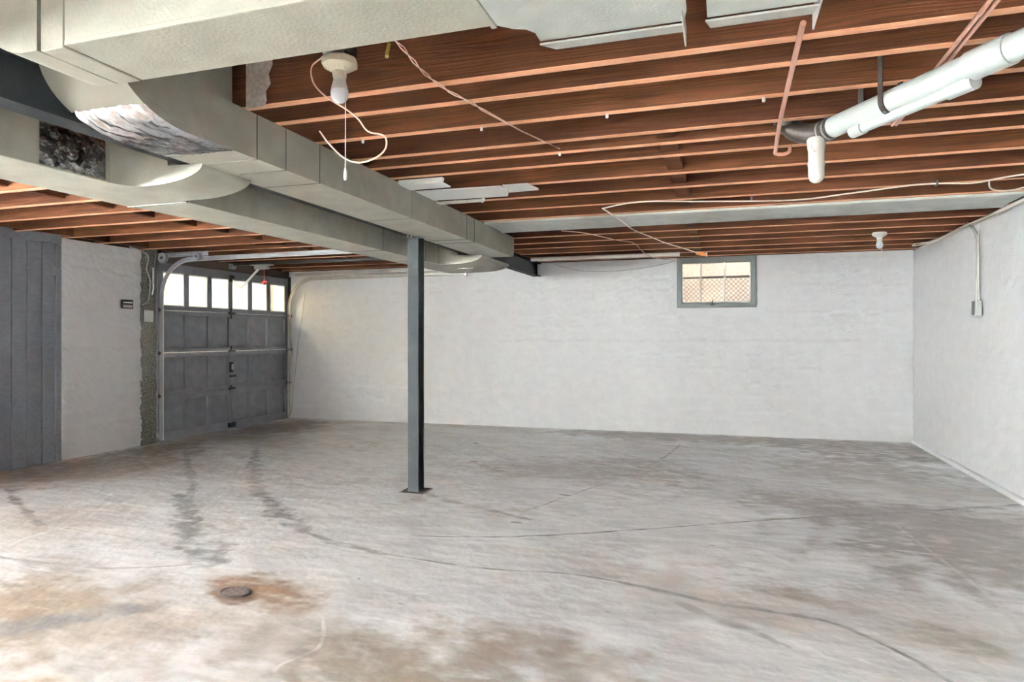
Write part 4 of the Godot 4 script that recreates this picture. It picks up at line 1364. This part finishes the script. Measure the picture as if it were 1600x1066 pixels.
# ------------------------------------------------------------------ pipes
func build_pipes() -> void:
	var p := thing("drain_pipe", "thick white plastic drain pipe slung under the joists by a strap", "pipe")
	var a := Vector3(0.44, 2.098, -3.112)
	var b := Vector3(1.62, 2.125, -1.265)
	var dir := (b - a).normalized()
	tubed("pipe", [a, b], 0.0445, M.pvc, p, 28)
	for s in [[0.66, 0.80], [0.95, 1.06]]:
		var st := new_st()
		tube(st, [a + dir * s[0], a + dir * (s[0] + 0.006), a + dir * (s[1] - 0.006), a + dir * s[1]], 0.0505, 28)
		obj("coupling", st, M.pvc, p)
	# thinner drain joining it from below
	var side := Vector3(0.012, -0.052, 0.008)
	tubed("branch_pipe", [a + dir * 0.16 + side, a + dir * 0.62 + side], 0.022, M.pvc, p, 18)
	tubed("branch_cap", [a + dir * 0.56 + side, a + dir * 0.66 + side], 0.028, M.pvc, p, 18)
	tubed("branch_fitting", [a + dir * 0.12 + side, a + dir * 0.18 + side], 0.027, M.pvc, p, 18)
	# clamp at the end
	tubed("clamp", [a - dir * 0.035, a + dir * 0.03], 0.047, M.iron, p, 24)
	for k in 2:
		tubed("clamp_band", [a + dir * (-0.028 + 0.035 * k), a + dir * (-0.018 + 0.035 * k)], 0.049, M.zinc, p, 24)
	# strap of perforated steel
	var sp := a + dir * 0.33
	var n1 := dir.cross(Vector3.UP).normalized()
	var n2 := n1.cross(dir).normalized()
	var strap := new_st()
	var holes := new_st()
	var ring := []
	for i in 17:
		var t := deg_to_rad(180.0 + 180.0 * i / 16.0)
		ring.append(sp + (n1 * cos(t) + n2 * sin(t)) * 0.047)
	ring.push_front(ring[0] + Vector3(0, 0.19, 0))
	ring.append(ring[-1] + Vector3(0, 0.19, 0))
	for i in ring.size() - 1:
		var q0: Vector3 = ring[i]
		var q1: Vector3 = ring[i + 1]
		var out := (q1 - q0).cross(dir).normalized() * 0.0022
		var w := dir * 0.011
		hexa(strap, [q0 - w - out, q0 + w - out, q1 - w - out, q1 + w - out, q0 - w + out, q0 + w + out, q1 - w + out, q1 + w + out])
	obj("strap", strap, M.iron, p)
	for i in range(3, 14, 3):
		var q: Vector3 = ring[i]
		var o := (q - sp).normalized()
		tube(holes, [q, q + o * 0.0032], 0.0042, 8)
	obj("strap_studs", holes, M.zinc, p)
	# cast iron bend above the end of the white pipe
	var ir := thing("iron_bend", "blackened cast-iron bend dropping from between the joists to the drain pipe", "pipe")
	tubed("bend", smooth_path([Vector3(0.24, 2.38, -3.30), Vector3(0.265, 2.25, -3.275), Vector3(0.31, 2.15, -3.24), Vector3(0.37, 2.108, -3.19), a - dir * 0.03], 6), 0.044, M.iron, ir, 24)
	tubed("hub", [Vector3(0.27, 2.235, -3.27), Vector3(0.285, 2.195, -3.258)], 0.052, M.iron, ir, 24)
	# film-wrapped stub
	var s := thing("pipe_stub", "short pale stub pipe wrapped in clear film hanging under the drain", "pipe")
	var st2 := new_st()
	var prof := [Vector2(0, 1.872), Vector2(0.014, 1.874), Vector2(0.027, 1.884), Vector2(0.033, 1.9), Vector2(0.0335, 1.94), Vector2(0.036, 1.955), Vector2(0.033, 1.97), Vector2(0.034, 2.01), Vector2(0.037, 2.03), Vector2(0.04, 2.06), Vector2(0.034, 2.07), Vector2(0, 2.07)]
	lathe(st2, prof, Vector3(0.395, 0, -3.13), 20)
	obj("body", st2, M.plastic_film, s)
	tubed("fold", [Vector3(0.368, 2.05, -3.107), Vector3(0.372, 2.02, -3.099), Vector3(0.384, 2.0, -3.094)], 0.003, M.plastic_film, s)
	# copper
	tag(tubed("copper_pipe", smooth_path([Vector3(0.236, 2.153, -2.16), Vector3(0.24, 2.153, -2.6), Vector3(0.246, 2.15, -3.1), Vector3(0.262, 2.15, -3.58), Vector3(0.268, 2.142, -3.62), Vector3(0.30, 2.138, -3.625), Vector3(0.325, 2.145, -3.625), Vector3(0.334, 2.165, -3.625), Vector3(0.334, 2.26, -3.63)], 5), 0.0095, M.copper), "single copper pipe running under the joists from the sheet-metal pan", "copper pipe")
	var c2 := thing("copper_pipe_pair", "pair of thin copper tubes running together above the white drain pipe", "copper pipe")
	for k in 2:
		tubed("tube", [Vector3(0.732 + 0.02 * k, 2.168, -1.2), Vector3(0.738 + 0.02 * k, 2.168, -2.6), Vector3(0.742 + 0.016 * k, 2.166, -3.37)], 0.0075, M.copper, c2)
	# long pale pipe close to the back wall
	var fp := thing("long_pipe", "long pale pipe running along the joists just before the back wall", "pipe")
	tubed("pipe", [Vector3(-2.24, 2.152, -7.75), Vector3(-0.47, 2.15, -7.75)], 0.024, M.cable_white, fp, 16)
	tubed("open_end", [Vector3(-0.475, 2.15, -7.75), Vector3(-0.46, 2.15, -7.75)], 0.026, M.cable_white, fp, 16)
	# galvanised strip nailed to a joist
	tag(boxed("metal_strap", Vector3(0.566, 2.185, -3.166), Vector3(0.586, 2.3, -3.162), M.zinc, null, 0.001), "short galvanised strap nailed on a joist behind the drain pipe", "strap")

# ------------------------------------------------------------------ lamps
func build_lamps() -> void:
	# bare bulb in a porcelain holder, near the cross duct
	var l := thing("bulb_holder", "cream porcelain lamp holder with bare bulb and long pull cord near the cross duct", "lamp", Vector3(-1.41, 2.268, -2.205), "bare bulb lamps")
	lamp_parts(l, 1.12, 0.38, true)
	boxed("junction_box", Vector3(-0.05, 0.012, -0.05), Vector3(0.05, 0.1, 0.05), M.iron, l, 0.008)
	var l2 := thing("bulb_holder", "white lamp holder with bare bulb and pull cord near the back corner", "lamp", Vector3(1.42, 2.175, -6.93), "bare bulb lamps")
	lamp_parts(l2, 1.0, 0.37, false)

func lamp_parts(l: Node3D, k: float, cord: float, octagon: bool) -> void:
	var hold: Material = M.porcelain if octagon else M.white_paint
	# eight-sided base
	var st := new_st()
	var sides := 8 if octagon else 24
	lathe(st, [Vector2(0, 0.008) * k, Vector2(0.058, 0.008) * k, Vector2(0.064, 0.0) * k, Vector2(0.062, -0.018) * k, Vector2(0.038, -0.032) * k, Vector2(0.026, -0.038) * k, Vector2(0.0235, -0.058) * k, Vector2(0.019, -0.06) * k, Vector2(0, -0.06) * k], Vector3.ZERO, sides)
	obj("base", st, hold, l)
	var b := lathed("bulb", [Vector2(0, -0.146) * k, Vector2(0.012, -0.144) * k, Vector2(0.022, -0.138) * k, Vector2(0.029, -0.126) * k, Vector2(0.031, -0.114) * k, Vector2(0.0295, -0.102) * k], Vector3.ZERO, M.bulb_glass, l)
	lathed("collar", [Vector2(0.0295, -0.102) * k, Vector2(0.0265, -0.088) * k, Vector2(0.022, -0.072) * k, Vector2(0.02, -0.064) * k, Vector2(0.0215, -0.062) * k, Vector2(0.0215, -0.056) * k, Vector2(0, -0.056) * k], Vector3.ZERO, M.bulb_collar, b)
	for s in [-1, 1]:
		lathed("screw", [Vector2(0, -0.022), Vector2(0.004, -0.021), Vector2(0.005, -0.012)], Vector3(0.045 * s * k, 0, 0.01), M.dark_box, l, 8)
	var x := 0.035 * k
	var z := 0.022 * k
	if not octagon:
		x = 0.006
		z = 0.04
	tubed("cord", [Vector3(x, -0.03 * k, z), Vector3(x + 0.003, -0.1, z), Vector3(x + 0.002, -cord - 0.05, z)], 0.0016, M.cable_white, l, 6)
	lathed("pull", [Vector2(0, -cord - 0.09), Vector2(0.005, -cord - 0.09), Vector2(0.0075, -cord - 0.078), Vector2(0.006, -cord - 0.06), Vector2(0.003, -cord - 0.045), Vector2(0, -cord - 0.045)], Vector3(x + 0.002, 0, z), M.white_paint, l, 12)

# ------------------------------------------------------------------ tracks and opener
func track(called: String, label: String, z: float, xe: float, y: float, mat: Material) -> Node3D:
	var t := thing(called, label, "door track", Vector3.ZERO, "garage door tracks")
	var pts := [Vector3(WL + 0.05, floor_y(WL) + 0.03, z), Vector3(WL + 0.05, 0.9, z), Vector3(WL + 0.05, y - 0.42, z)]
	for i in range(1, 12):
		var a := deg_to_rad(180.0 - 90.0 * i / 12.0)
		pts.append(Vector3(WL + 0.05 + 0.42 + 0.42 * cos(a), y - 0.42 + 0.42 * sin(a), z))
	pts.append(Vector3(WL + 0.47, y, z))
	pts.append(Vector3(xe, y + 0.012, z))
	# rolled channel: a web with two lips
	var st := new_st()
	var web := 0.02
	for i in pts.size() - 1:
		var p: Vector3 = pts[i]
		var q: Vector3 = pts[i + 1]
		var d := (q - p).normalized()
		var n := d.cross(Vector3.BACK).normalized()
		var s := Vector3(0, 0, 0.003)
		hexa(st, [p - n * web - s, p + n * web - s, q - n * web - s, q + n * web - s, p - n * web + s, p + n * web + s, q - n * web + s, q + n * web + s])
	obj("channel", st, mat, t)
	var out := 1.0 if z < -7.0 else -1.0
	for g in [-1.0, 1.0]:
		var lip := []
		for i in pts.size():
			var d: Vector3 = (pts[mini(i + 1, pts.size() - 1)] - pts[maxi(i - 1, 0)]).normalized()
			var n := d.cross(Vector3.BACK).normalized()
			lip.append(pts[i] + n * web * g + Vector3(0, 0, 0.012 * out))
		var sl := new_st()
		tube(sl, lip, 0.0065, 6)
		obj("lip", sl, M.track, t)
	return t

func build_tracks() -> void:
	var a := track("door_track", "curved steel door track beside the bare concrete jamb", -5.975, -3.3, 2.085, M.door_grey)
	boxed("jamb_angle", Vector3(WL - 0.005, 0.0, -5.965), Vector3(WL + 0.03, 2.0, -5.945), M.door_grey, a, 0.003)
	var b := track("door_track", "curved steel door track along the white back wall", -8.345, -3.36, 2.06, M.track)
	boxed("jamb_angle", Vector3(WL - 0.005, 0.0, -8.397), Vector3(WL + 0.035, 2.1, -8.37), M.black_metal, b, 0.003)
	boxed("hanging_angle", Vector3(-6.1, 2.108, -8.37), Vector3(-3.4, 2.145, -8.33), M.track, b, 0.003)
	boxed("end_bracket", Vector3(-3.37, 2.03, -8.37), Vector3(-3.33, 2.11, -8.33), M.zinc, b, 0.003)
	tubed("lift_cable", [Vector3(WL + 0.09, 0.05, -8.33), Vector3(WL + 0.2, 1.0, -8.33), Vector3(WL + 0.34, 1.9, -8.33)], 0.004, M.zinc, b, 6)
	# plate, drum and spring bracket over the near jamb
	var d := thing("lift_drum", "grey bracket plate with a round cable drum over the bare concrete jamb", "bracket")
	boxed("plate", Vector3(WL - 0.002, 1.92, -6.02), Vector3(WL + 0.012, 2.16, -5.86), M.door_grey, d)
	boxed("arm", Vector3(WL + 0.01, 2.11, -5.955), Vector3(WL + 0.75, 2.165, -5.945), M.door_grey, d)
	for x in [0.13, 0.62]:
		var w := lathed("drum", [Vector2(0, 0.02), Vector2(0.058, 0.02), Vector2(0.062, 0.014), Vector2(0.052, 0.006), Vector2(0.052, -0.006), Vector2(0.062, -0.014), Vector2(0.058, -0.02), Vector2(0, -0.02)], Vector3.ZERO, M.door_grey, d, 24)
		w.position = Vector3(WL + x, 2.105, -5.925)
		w.rotation_degrees = Vector3(90, 0, 0)
		if x > 0.3:
			w.scale = Vector3(0.75, 0.75, 0.75)
		var hub := tubed("hub", [Vector3(0, 0.018, 0), Vector3(0, 0.03, 0)], 0.018, M.black_metal, w, 12)
	boxed("slot_strap", Vector3(WL + 0.3, 2.13, -5.945), Vector3(WL + 0.5, 2.144, -5.938), M.zinc, d, 0.002)
	# opener on the middle line of the door
	var o := thing("door_opener", "garage door opener rail with white arm and red release handle", "door opener")
	boxed("rail", Vector3(WL + 0.02, 2.145, -7.19), Vector3(-3.4, 2.175, -7.15), M.black_metal, o, 0.003)
	boxed("header_bracket", Vector3(WL - 0.012, 2.1, -7.21), Vector3(WL + 0.05, 2.17, -7.13), M.zinc, o)
	boxed("trolley", Vector3(-5.86, 2.085, -7.2), Vector3(-5.66, 2.14, -7.14), M.box_metal, o)
	boxed("trolley_plate", Vector3(-5.92, 2.135, -7.215), Vector3(-5.6, 2.147, -7.125), M.zinc, o, 0.002)
	var ar := new_st()
	var p0 := Vector3(-5.8, 2.1, -7.17)
	var p1 := Vector3(-6.09, 1.84, -7.17)
	var n := (p1 - p0).cross(Vector3.BACK).normalized() * 0.014
	var w2 := Vector3(0, 0, 0.006)
	hexa(ar, [p0 - n - w2, p0 + n - w2, p1 - n - w2, p1 + n - w2, p0 - n + w2, p0 + n + w2, p1 - n + w2, p1 + n + w2])
	obj("arm", ar, M.white_paint, o)
	var a2 := new_st()
	var p2 := Vector3(WL + 0.01, 1.965, -7.17)
	var n2 := (p2 - p1).cross(Vector3.BACK).normalized() * 0.013
	hexa(a2, [p1 - n2 - w2, p1 + n2 - w2, p2 - n2 - w2, p2 + n2 - w2, p1 - n2 + w2, p1 + n2 + w2, p2 - n2 + w2, p2 + n2 + w2])
	obj("curved_arm", a2, M.white_paint, o)
	boxed("door_bracket", Vector3(WL - 0.008, 1.93, -7.2), Vector3(WL + 0.03, 2.02, -7.14), M.black_metal, o)
	tubed("release_cord", [Vector3(-5.72, 2.09, -7.17), Vector3(-5.72, 1.9, -7.17)], 0.004, M.red, o, 6)
	var hnd := new_st()
	tube(hnd, [Vector3(-5.77, 1.915, -7.17), Vector3(-5.67, 1.915, -7.17)], 0.012, 8)
	tube(hnd, [Vector3(-5.72, 1.945, -7.17), Vector3(-5.72, 1.875, -7.17)], 0.011, 8)
	obj("release_handle", hnd, M.red, o)

# ------------------------------------------------------------------ cables
func build_cables() -> void:
	var y := JB - 0.009
	var c1 := thing("cable", "twisted pair of pinkish cables slanting across joists from the lamp holder", "cable")
	for k in 2:
		var pts := []
		for i in 24:
			var t := i / 23.0
			var p := Vector3(-1.03 + 0.012 * sin(t * 9.0), y, lerpf(-1.75, -2.62, t))
			if t > 0.75:
				p.x += (t - 0.75) * 0.2
			p += Vector3(cos(i * 1.1 + k * PI), sin(i * 1.1 + k * PI) * 0.5, 0) * 0.006
			pts.append(p)
		pts.append(Vector3(-0.90, y, -2.95))
		pts.append(Vector3(-0.80, y + 0.004, -3.30))
		tubed("strand", pts, 0.0026, M.cable_pink, c1, 6)
	var c2 := thing("cable", "white cable clipped along a joist towards the side wall above the pale pan", "cable")
	tubed("run", smooth_path([Vector3(-0.86, y, -4.92), Vector3(-0.56, y - 0.004, -4.74), Vector3(-0.12, y - 0.008, -4.85), Vector3(0.48, y - 0.012, -4.97), Vector3(0.83, y - 0.006, -4.88), Vector3(1.21, y, -4.76), Vector3(1.5, y - 0.004, -4.80), Vector3(1.6, y - 0.004, -4.72), Vector3(1.72, y, -4.66), Vector3(1.96, y, -4.62)], 6), 0.0052, M.cable_white, c2, 6)
	tubed("loop", smooth_path([Vector3(1.58, y, -4.76), Vector3(1.64, y - 0.03, -4.9), Vector3(1.76, y - 0.035, -4.95), Vector3(1.9, y - 0.01, -4.9), Vector3(1.96, y, -4.95)], 6), 0.005, M.cable_white, c2, 6)
	for x in [0.2, 1.3]:
		boxed("staple", Vector3(x - 0.006, y - 0.012, -4.9 + x * 0.08), Vector3(x + 0.006, y + 0.02, -4.86 + x * 0.08), M.dark_box, c2, 0.002)
	tag(tubed("cable", smooth_path([Vector3(-0.86, y, -4.92), Vector3(-0.8, y - 0.02, -5.2), Vector3(-0.735, y - 0.035, -5.78), Vector3(-0.64, y - 0.02, -6.35), Vector3(-0.555, y - 0.004, -6.89), Vector3(-0.42, y, -7.35), Vector3(-0.26, y - 0.02, -7.72)], 6), 0.0055, M.cable_white, null, 6), "white cable crossing under the pale pan to an orange-capped end", "cable")
	var cap := thing("cable_end", "orange plug end hanging above the small window", "plug", Vector3(-0.2, y - 0.03, -7.77))
	tubed("body", [Vector3(-0.07, 0.01, 0.05), Vector3(0.02, -0.002, 0.0), Vector3(0.04, -0.004, 0)], 0.02, M.orange, cap, 12)
	tubed("ring", [Vector3(0.03, -0.004, 0), Vector3(0.045, -0.004, 0)], 0.026, M.cable_pink, cap, 12)
	tag(tubed("cable", smooth_path([Vector3(-1.4, y, -5.85), Vector3(-1.216, y, -6.05), Vector3(-1.02, y, -6.55), Vector3(-0.87, y, -6.84), Vector3(-0.83, y - 0.03, -7.4), Vector3(-0.74, y - 0.056, -7.75), Vector3(-0.5, y - 0.035, -8.25)], 5), 0.004, M.cable_pink, null, 6), "thin pinkish wire wandering under the far joists to the small window", "cable")
	tag(tubed("cable", smooth_path([Vector3(-2.12, 2.165, -8.37), Vector3(-1.9, 2.09, -8.375), Vector3(-1.64, 2.045, -8.375), Vector3(-1.19, 2.045, -8.375), Vector3(-0.75, 2.095, -8.375), Vector3(-0.5, 2.17, -8.37)], 6), 0.003, M.cable_grey, null, 6), "thin grey wire sagging across the top of the back wall", "cable")
	# loose loop at the lamp holder
	var lp := []
	for q in [[-1.351, 2.19], [-1.393, 2.162], [-1.385, 2.104], [-1.332, 2.048], [-1.255, 1.998], [-1.204, 1.957], [-1.166, 1.911], [-1.104, 1.89], [-1.096, 1.85], [-1.128, 1.82], [-1.191, 1.805], [-1.25, 1.82], [-1.31, 1.87], [-1.36, 1.93]]:
		lp.append(Vector3(q[0], 1.2 + (q[1] - 1.2), -2.0) * 1.0)
	for i in lp.size():
		var p: Vector3 = lp[i]
		var f := lerpf(1.1, 1.13, i / 13.0)
		lp[i] = Vector3(p.x * f, 1.2 + (p.y - 1.2) * f, p.z * f)
	tag(tubed("cable", smooth_path(lp, 5), 0.0032, M.cable_pink, null, 6), "loose pinkish cable looping down behind the bulb near the cross duct", "cable")
	tag(tubed("wire_end", [Vector3(-1.255, 2.36, -2.316), Vector3(-1.25, 2.315, -2.29), Vector3(-1.24, 2.29, -2.27)], 0.008, plain(rgb(206, 186, 96), 0.5), null, 8), "short yellow wire end poking out above the cross duct", "wire")
	# bundle on top of the right wall
	var rb := thing("cable_bundle", "bundle of grey cables along the top of the side wall", "cable")
	for k in 4:
		var pts := []
		for i in 20:
			var t := i / 19.0
			pts.append(Vector3(WR - 0.02 - 0.014 * k + 0.008 * sin(t * 17.0 + k * 2.0), 2.163 - 0.012 * (k % 2) + 0.006 * sin(t * 23.0 + k), lerpf(-8.3 + 0.25 * k, -3.4, t)))
		tubed("run", pts, 0.006, M.cable_grey if k % 2 == 0 else M.cable_white, rb, 6)
	tubed("loose_end", smooth_path([Vector3(2.0, 2.16, -7.6), Vector3(1.93, 2.165, -7.75), Vector3(1.91, 2.155, -7.83), Vector3(1.95, 2.15, -7.75), Vector3(2.02, 2.15, -7.5)], 5), 0.005, M.cable_white, rb, 6)
	# conduit and outlet on the right wall
	var co := thing("wall_outlet", "grey metal outlet box fed by a bent conduit on the side wall", "outlet", Vector3(WR, 1.44, -6.4))
	boxed("box", Vector3(-0.045, -0.068, -0.055), Vector3(-0.004, 0.062, 0.055), M.box_metal, co)
	boxed("cover", Vector3(-0.051, -0.062, -0.04), Vector3(-0.044, 0.056, 0.04), M.dark_box, co)
	tubed("conduit", smooth_path([Vector3(-0.024, 0.06, 0.0), Vector3(-0.024, 0.3, 0.01), Vector3(-0.024, 0.52, 0.01), Vector3(-0.024, 0.6, 0.0), Vector3(-0.024, 0.69, -0.1), Vector3(-0.024, 0.75, -0.22)], 5), 0.0105, M.cable_grey, co, 10)
	tubed("conduit", smooth_path([Vector3(-0.02, 0.06, 0.035), Vector3(-0.02, 0.3, 0.024), Vector3(-0.02, 0.6, 0.022), Vector3(-0.02, 0.66, 0.05), Vector3(-0.02, 0.74, 0.06)], 5), 0.005, M.cable_white, co, 8)
	tubed("coupling", [Vector3(-0.024, 0.585, 0.004), Vector3(-0.024, 0.615, 0.0)], 0.014, M.zinc, co, 10)

# ------------------------------------------------------------------ small things
func build_small() -> void:
	# sign plate on the left wall
	var s := thing("wall_plate", "small black plate with pale lettering on the white wall", "sign", Vector3(WL + 0.006, 1.555, -5.55))
	boxed("plate", Vector3(0, -0.048, -0.072), Vector3(0.02, 0.05, 0.072), M.plate_black, s)
	boxed("print", Vector3(0.0195, 0.012, -0.058), Vector3(0.0208, 0.026, 0.058), M.white_paint, s, 0.0)
	boxed("print", Vector3(0.0195, -0.036, -0.058), Vector3(0.0208, -0.008, 0.058), plain(rgb(196, 176, 172), 0.6), s, 0.0)
	# switch box on the jamb and its cables
	var b := thing("switch_box", "pale metal box on the bare concrete jamb by the garage door", "electrical box", Vector3(WL + 0.035, 1.435, -5.80))
	boxed("back", Vector3(-0.03, -0.07, -0.05), Vector3(0.0, 0.066, 0.075), M.dark_box, b)
	boxed("cover", Vector3(0.0, -0.068, -0.05), Vector3(0.04, 0.064, 0.055), M.box_metal, b, 0.006)
	tag(tubed("cable", smooth_path([Vector3(WL + 0.03, 2.19, -5.57), Vector3(WL + 0.035, 2.165, -5.73), Vector3(WL + 0.05, 2.1, -5.80), Vector3(WL + 0.05, 1.97, -5.775), Vector3(WL + 0.05, 1.86, -5.82), Vector3(WL + 0.05, 1.717, -5.82), Vector3(WL + 0.05, 1.6, -5.79), Vector3(WL + 0.03, 1.56, -5.73)], 6), 0.008, M.cable_grey, null, 8), "grey cable curling down the bare concrete jamb to the switch box", "cable")
	tag(tubed("conduit", smooth_path([Vector3(WL + 0.05, 2.24, -5.91), Vector3(WL + 0.08, 2.12, -5.88), Vector3(WL + 0.085, 2.0, -5.86), Vector3(WL + 0.085, 1.8, -5.855)], 5), 0.014, M.dark_box, null, 10), "dark flexible conduit dropping beside the cable drum", "conduit")
	tag(tubed("spring_rod", [Vector3(WL + 0.05, 1.99, -5.865), Vector3(WL + 0.05, 1.75, -5.868), Vector3(WL + 0.05, 1.68, -5.85)], 0.008, M.white_paint, null, 8), "short white rod on the jamb above the switch box", "rod")
	# leftover white panels pushed up against the joists by the duct
	var g := "white panel offcuts on the joists"
	var pa := thing("panel_offcut", "narrow white panel strip lying against the joists beside the supply duct", "panel", Vector3.ZERO, g)
	boxed("strip", Vector3(-1.93, 2.155, -3.70), Vector3(-1.625, 2.178, -3.672), M.white_paint, pa)
	boxed("strip_foot", Vector3(-1.93, 2.150, -3.84), Vector3(-1.64, 2.158, -3.69), M.white_paint, pa)
	var pb := thing("panel_offcut", "larger white panel offcut with a curled slanting end", "panel", Vector3.ZERO, g)
	var st := new_st()
	prism(st, PackedVector2Array([Vector2(-1.93, -3.93), Vector2(-1.35, -3.95), Vector2(-1.345, -4.05), Vector2(-1.36, -4.16), Vector2(-1.39, -4.235), Vector2(-1.93, -4.215)]), 1, 2.158, 2.166)
	obj("sheet", st, M.white_paint, pb)
	var pc := thing("panel_offcut", "short curled white panel piece beyond the larger offcut", "panel", Vector3.ZERO, g)
	var s3 := new_st()
	prism(s3, PackedVector2Array([Vector2(-1.34, -3.97), Vector2(-1.17, -3.975), Vector2(-1.165, -4.05), Vector2(-1.145, -4.12), Vector2(-1.15, -4.16), Vector2(-1.36, -4.175)]), 1, 2.168, 2.175)
	obj("sheet", s3, M.white_paint, pc)
	var pd := thing("panel_offcut", "thin rolled white strip under the larger panel offcut", "panel", Vector3.ZERO, g)
	boxed("strip", Vector3(-1.93, 2.146, -4.31), Vector3(-1.58, 2.156, -4.24), M.over_paint, pd)
	tubed("roll", [Vector3(-1.6, 2.15, -4.30), Vector3(-1.57, 2.15, -4.245)], 0.012, M.white_paint, pd)
	# white cable clips left on the joist edges
	for q in [[-0.481, -2.868], [0.165, -2.868], [-1.701, -2.868], [-1.071, -2.868], [-0.821, -3.39]]:
		tag(lathed("cable_clip", [Vector2(0, -0.014), Vector2(0.006, -0.012), Vector2(0.0075, -0.004), Vector2(0.006, 0.006), Vector2(0, 0.008)], Vector3(q[0], JB - 0.004, q[1]), M.white_paint, null, 12), "small white cable clip left on a joist edge", "clip", "white cable clips")
	# floor drain: rusty grate sunk in the slab
	var fx := -2.2
	var fz := -2.55
	var d := thing("floor_drain", "rusty oval drain grate in the stained concrete floor", "drain", Vector3(fx, floor_y(fx) + 0.001, fz))
	var ring := new_st()
	lathe(ring, [Vector2(0.1, 0.0), Vector2(0.1, 0.004), Vector2(0.086, 0.006), Vector2(0.082, 0.0)], Vector3.ZERO, 28)
	var ro := obj("rim", ring, M.soot, d)
	var rust := plain(rgb(46, 31, 24), 0.9)
	lathed("bowl", [Vector2(0, 0.0005), Vector2(0.084, 0.001)], Vector3.ZERO, M.soot, d, 24)
	for i in range(-3, 4):
		var w := sqrt(0.083 * 0.083 - pow(i * 0.023, 2))
		boxed("bar", Vector3(-w, 0.001, i * 0.023 - 0.005), Vector3(w, 0.006, i * 0.023 + 0.005), rust, d, 0.002)
	d.scale = Vector3(0.8, 1, 0.6)
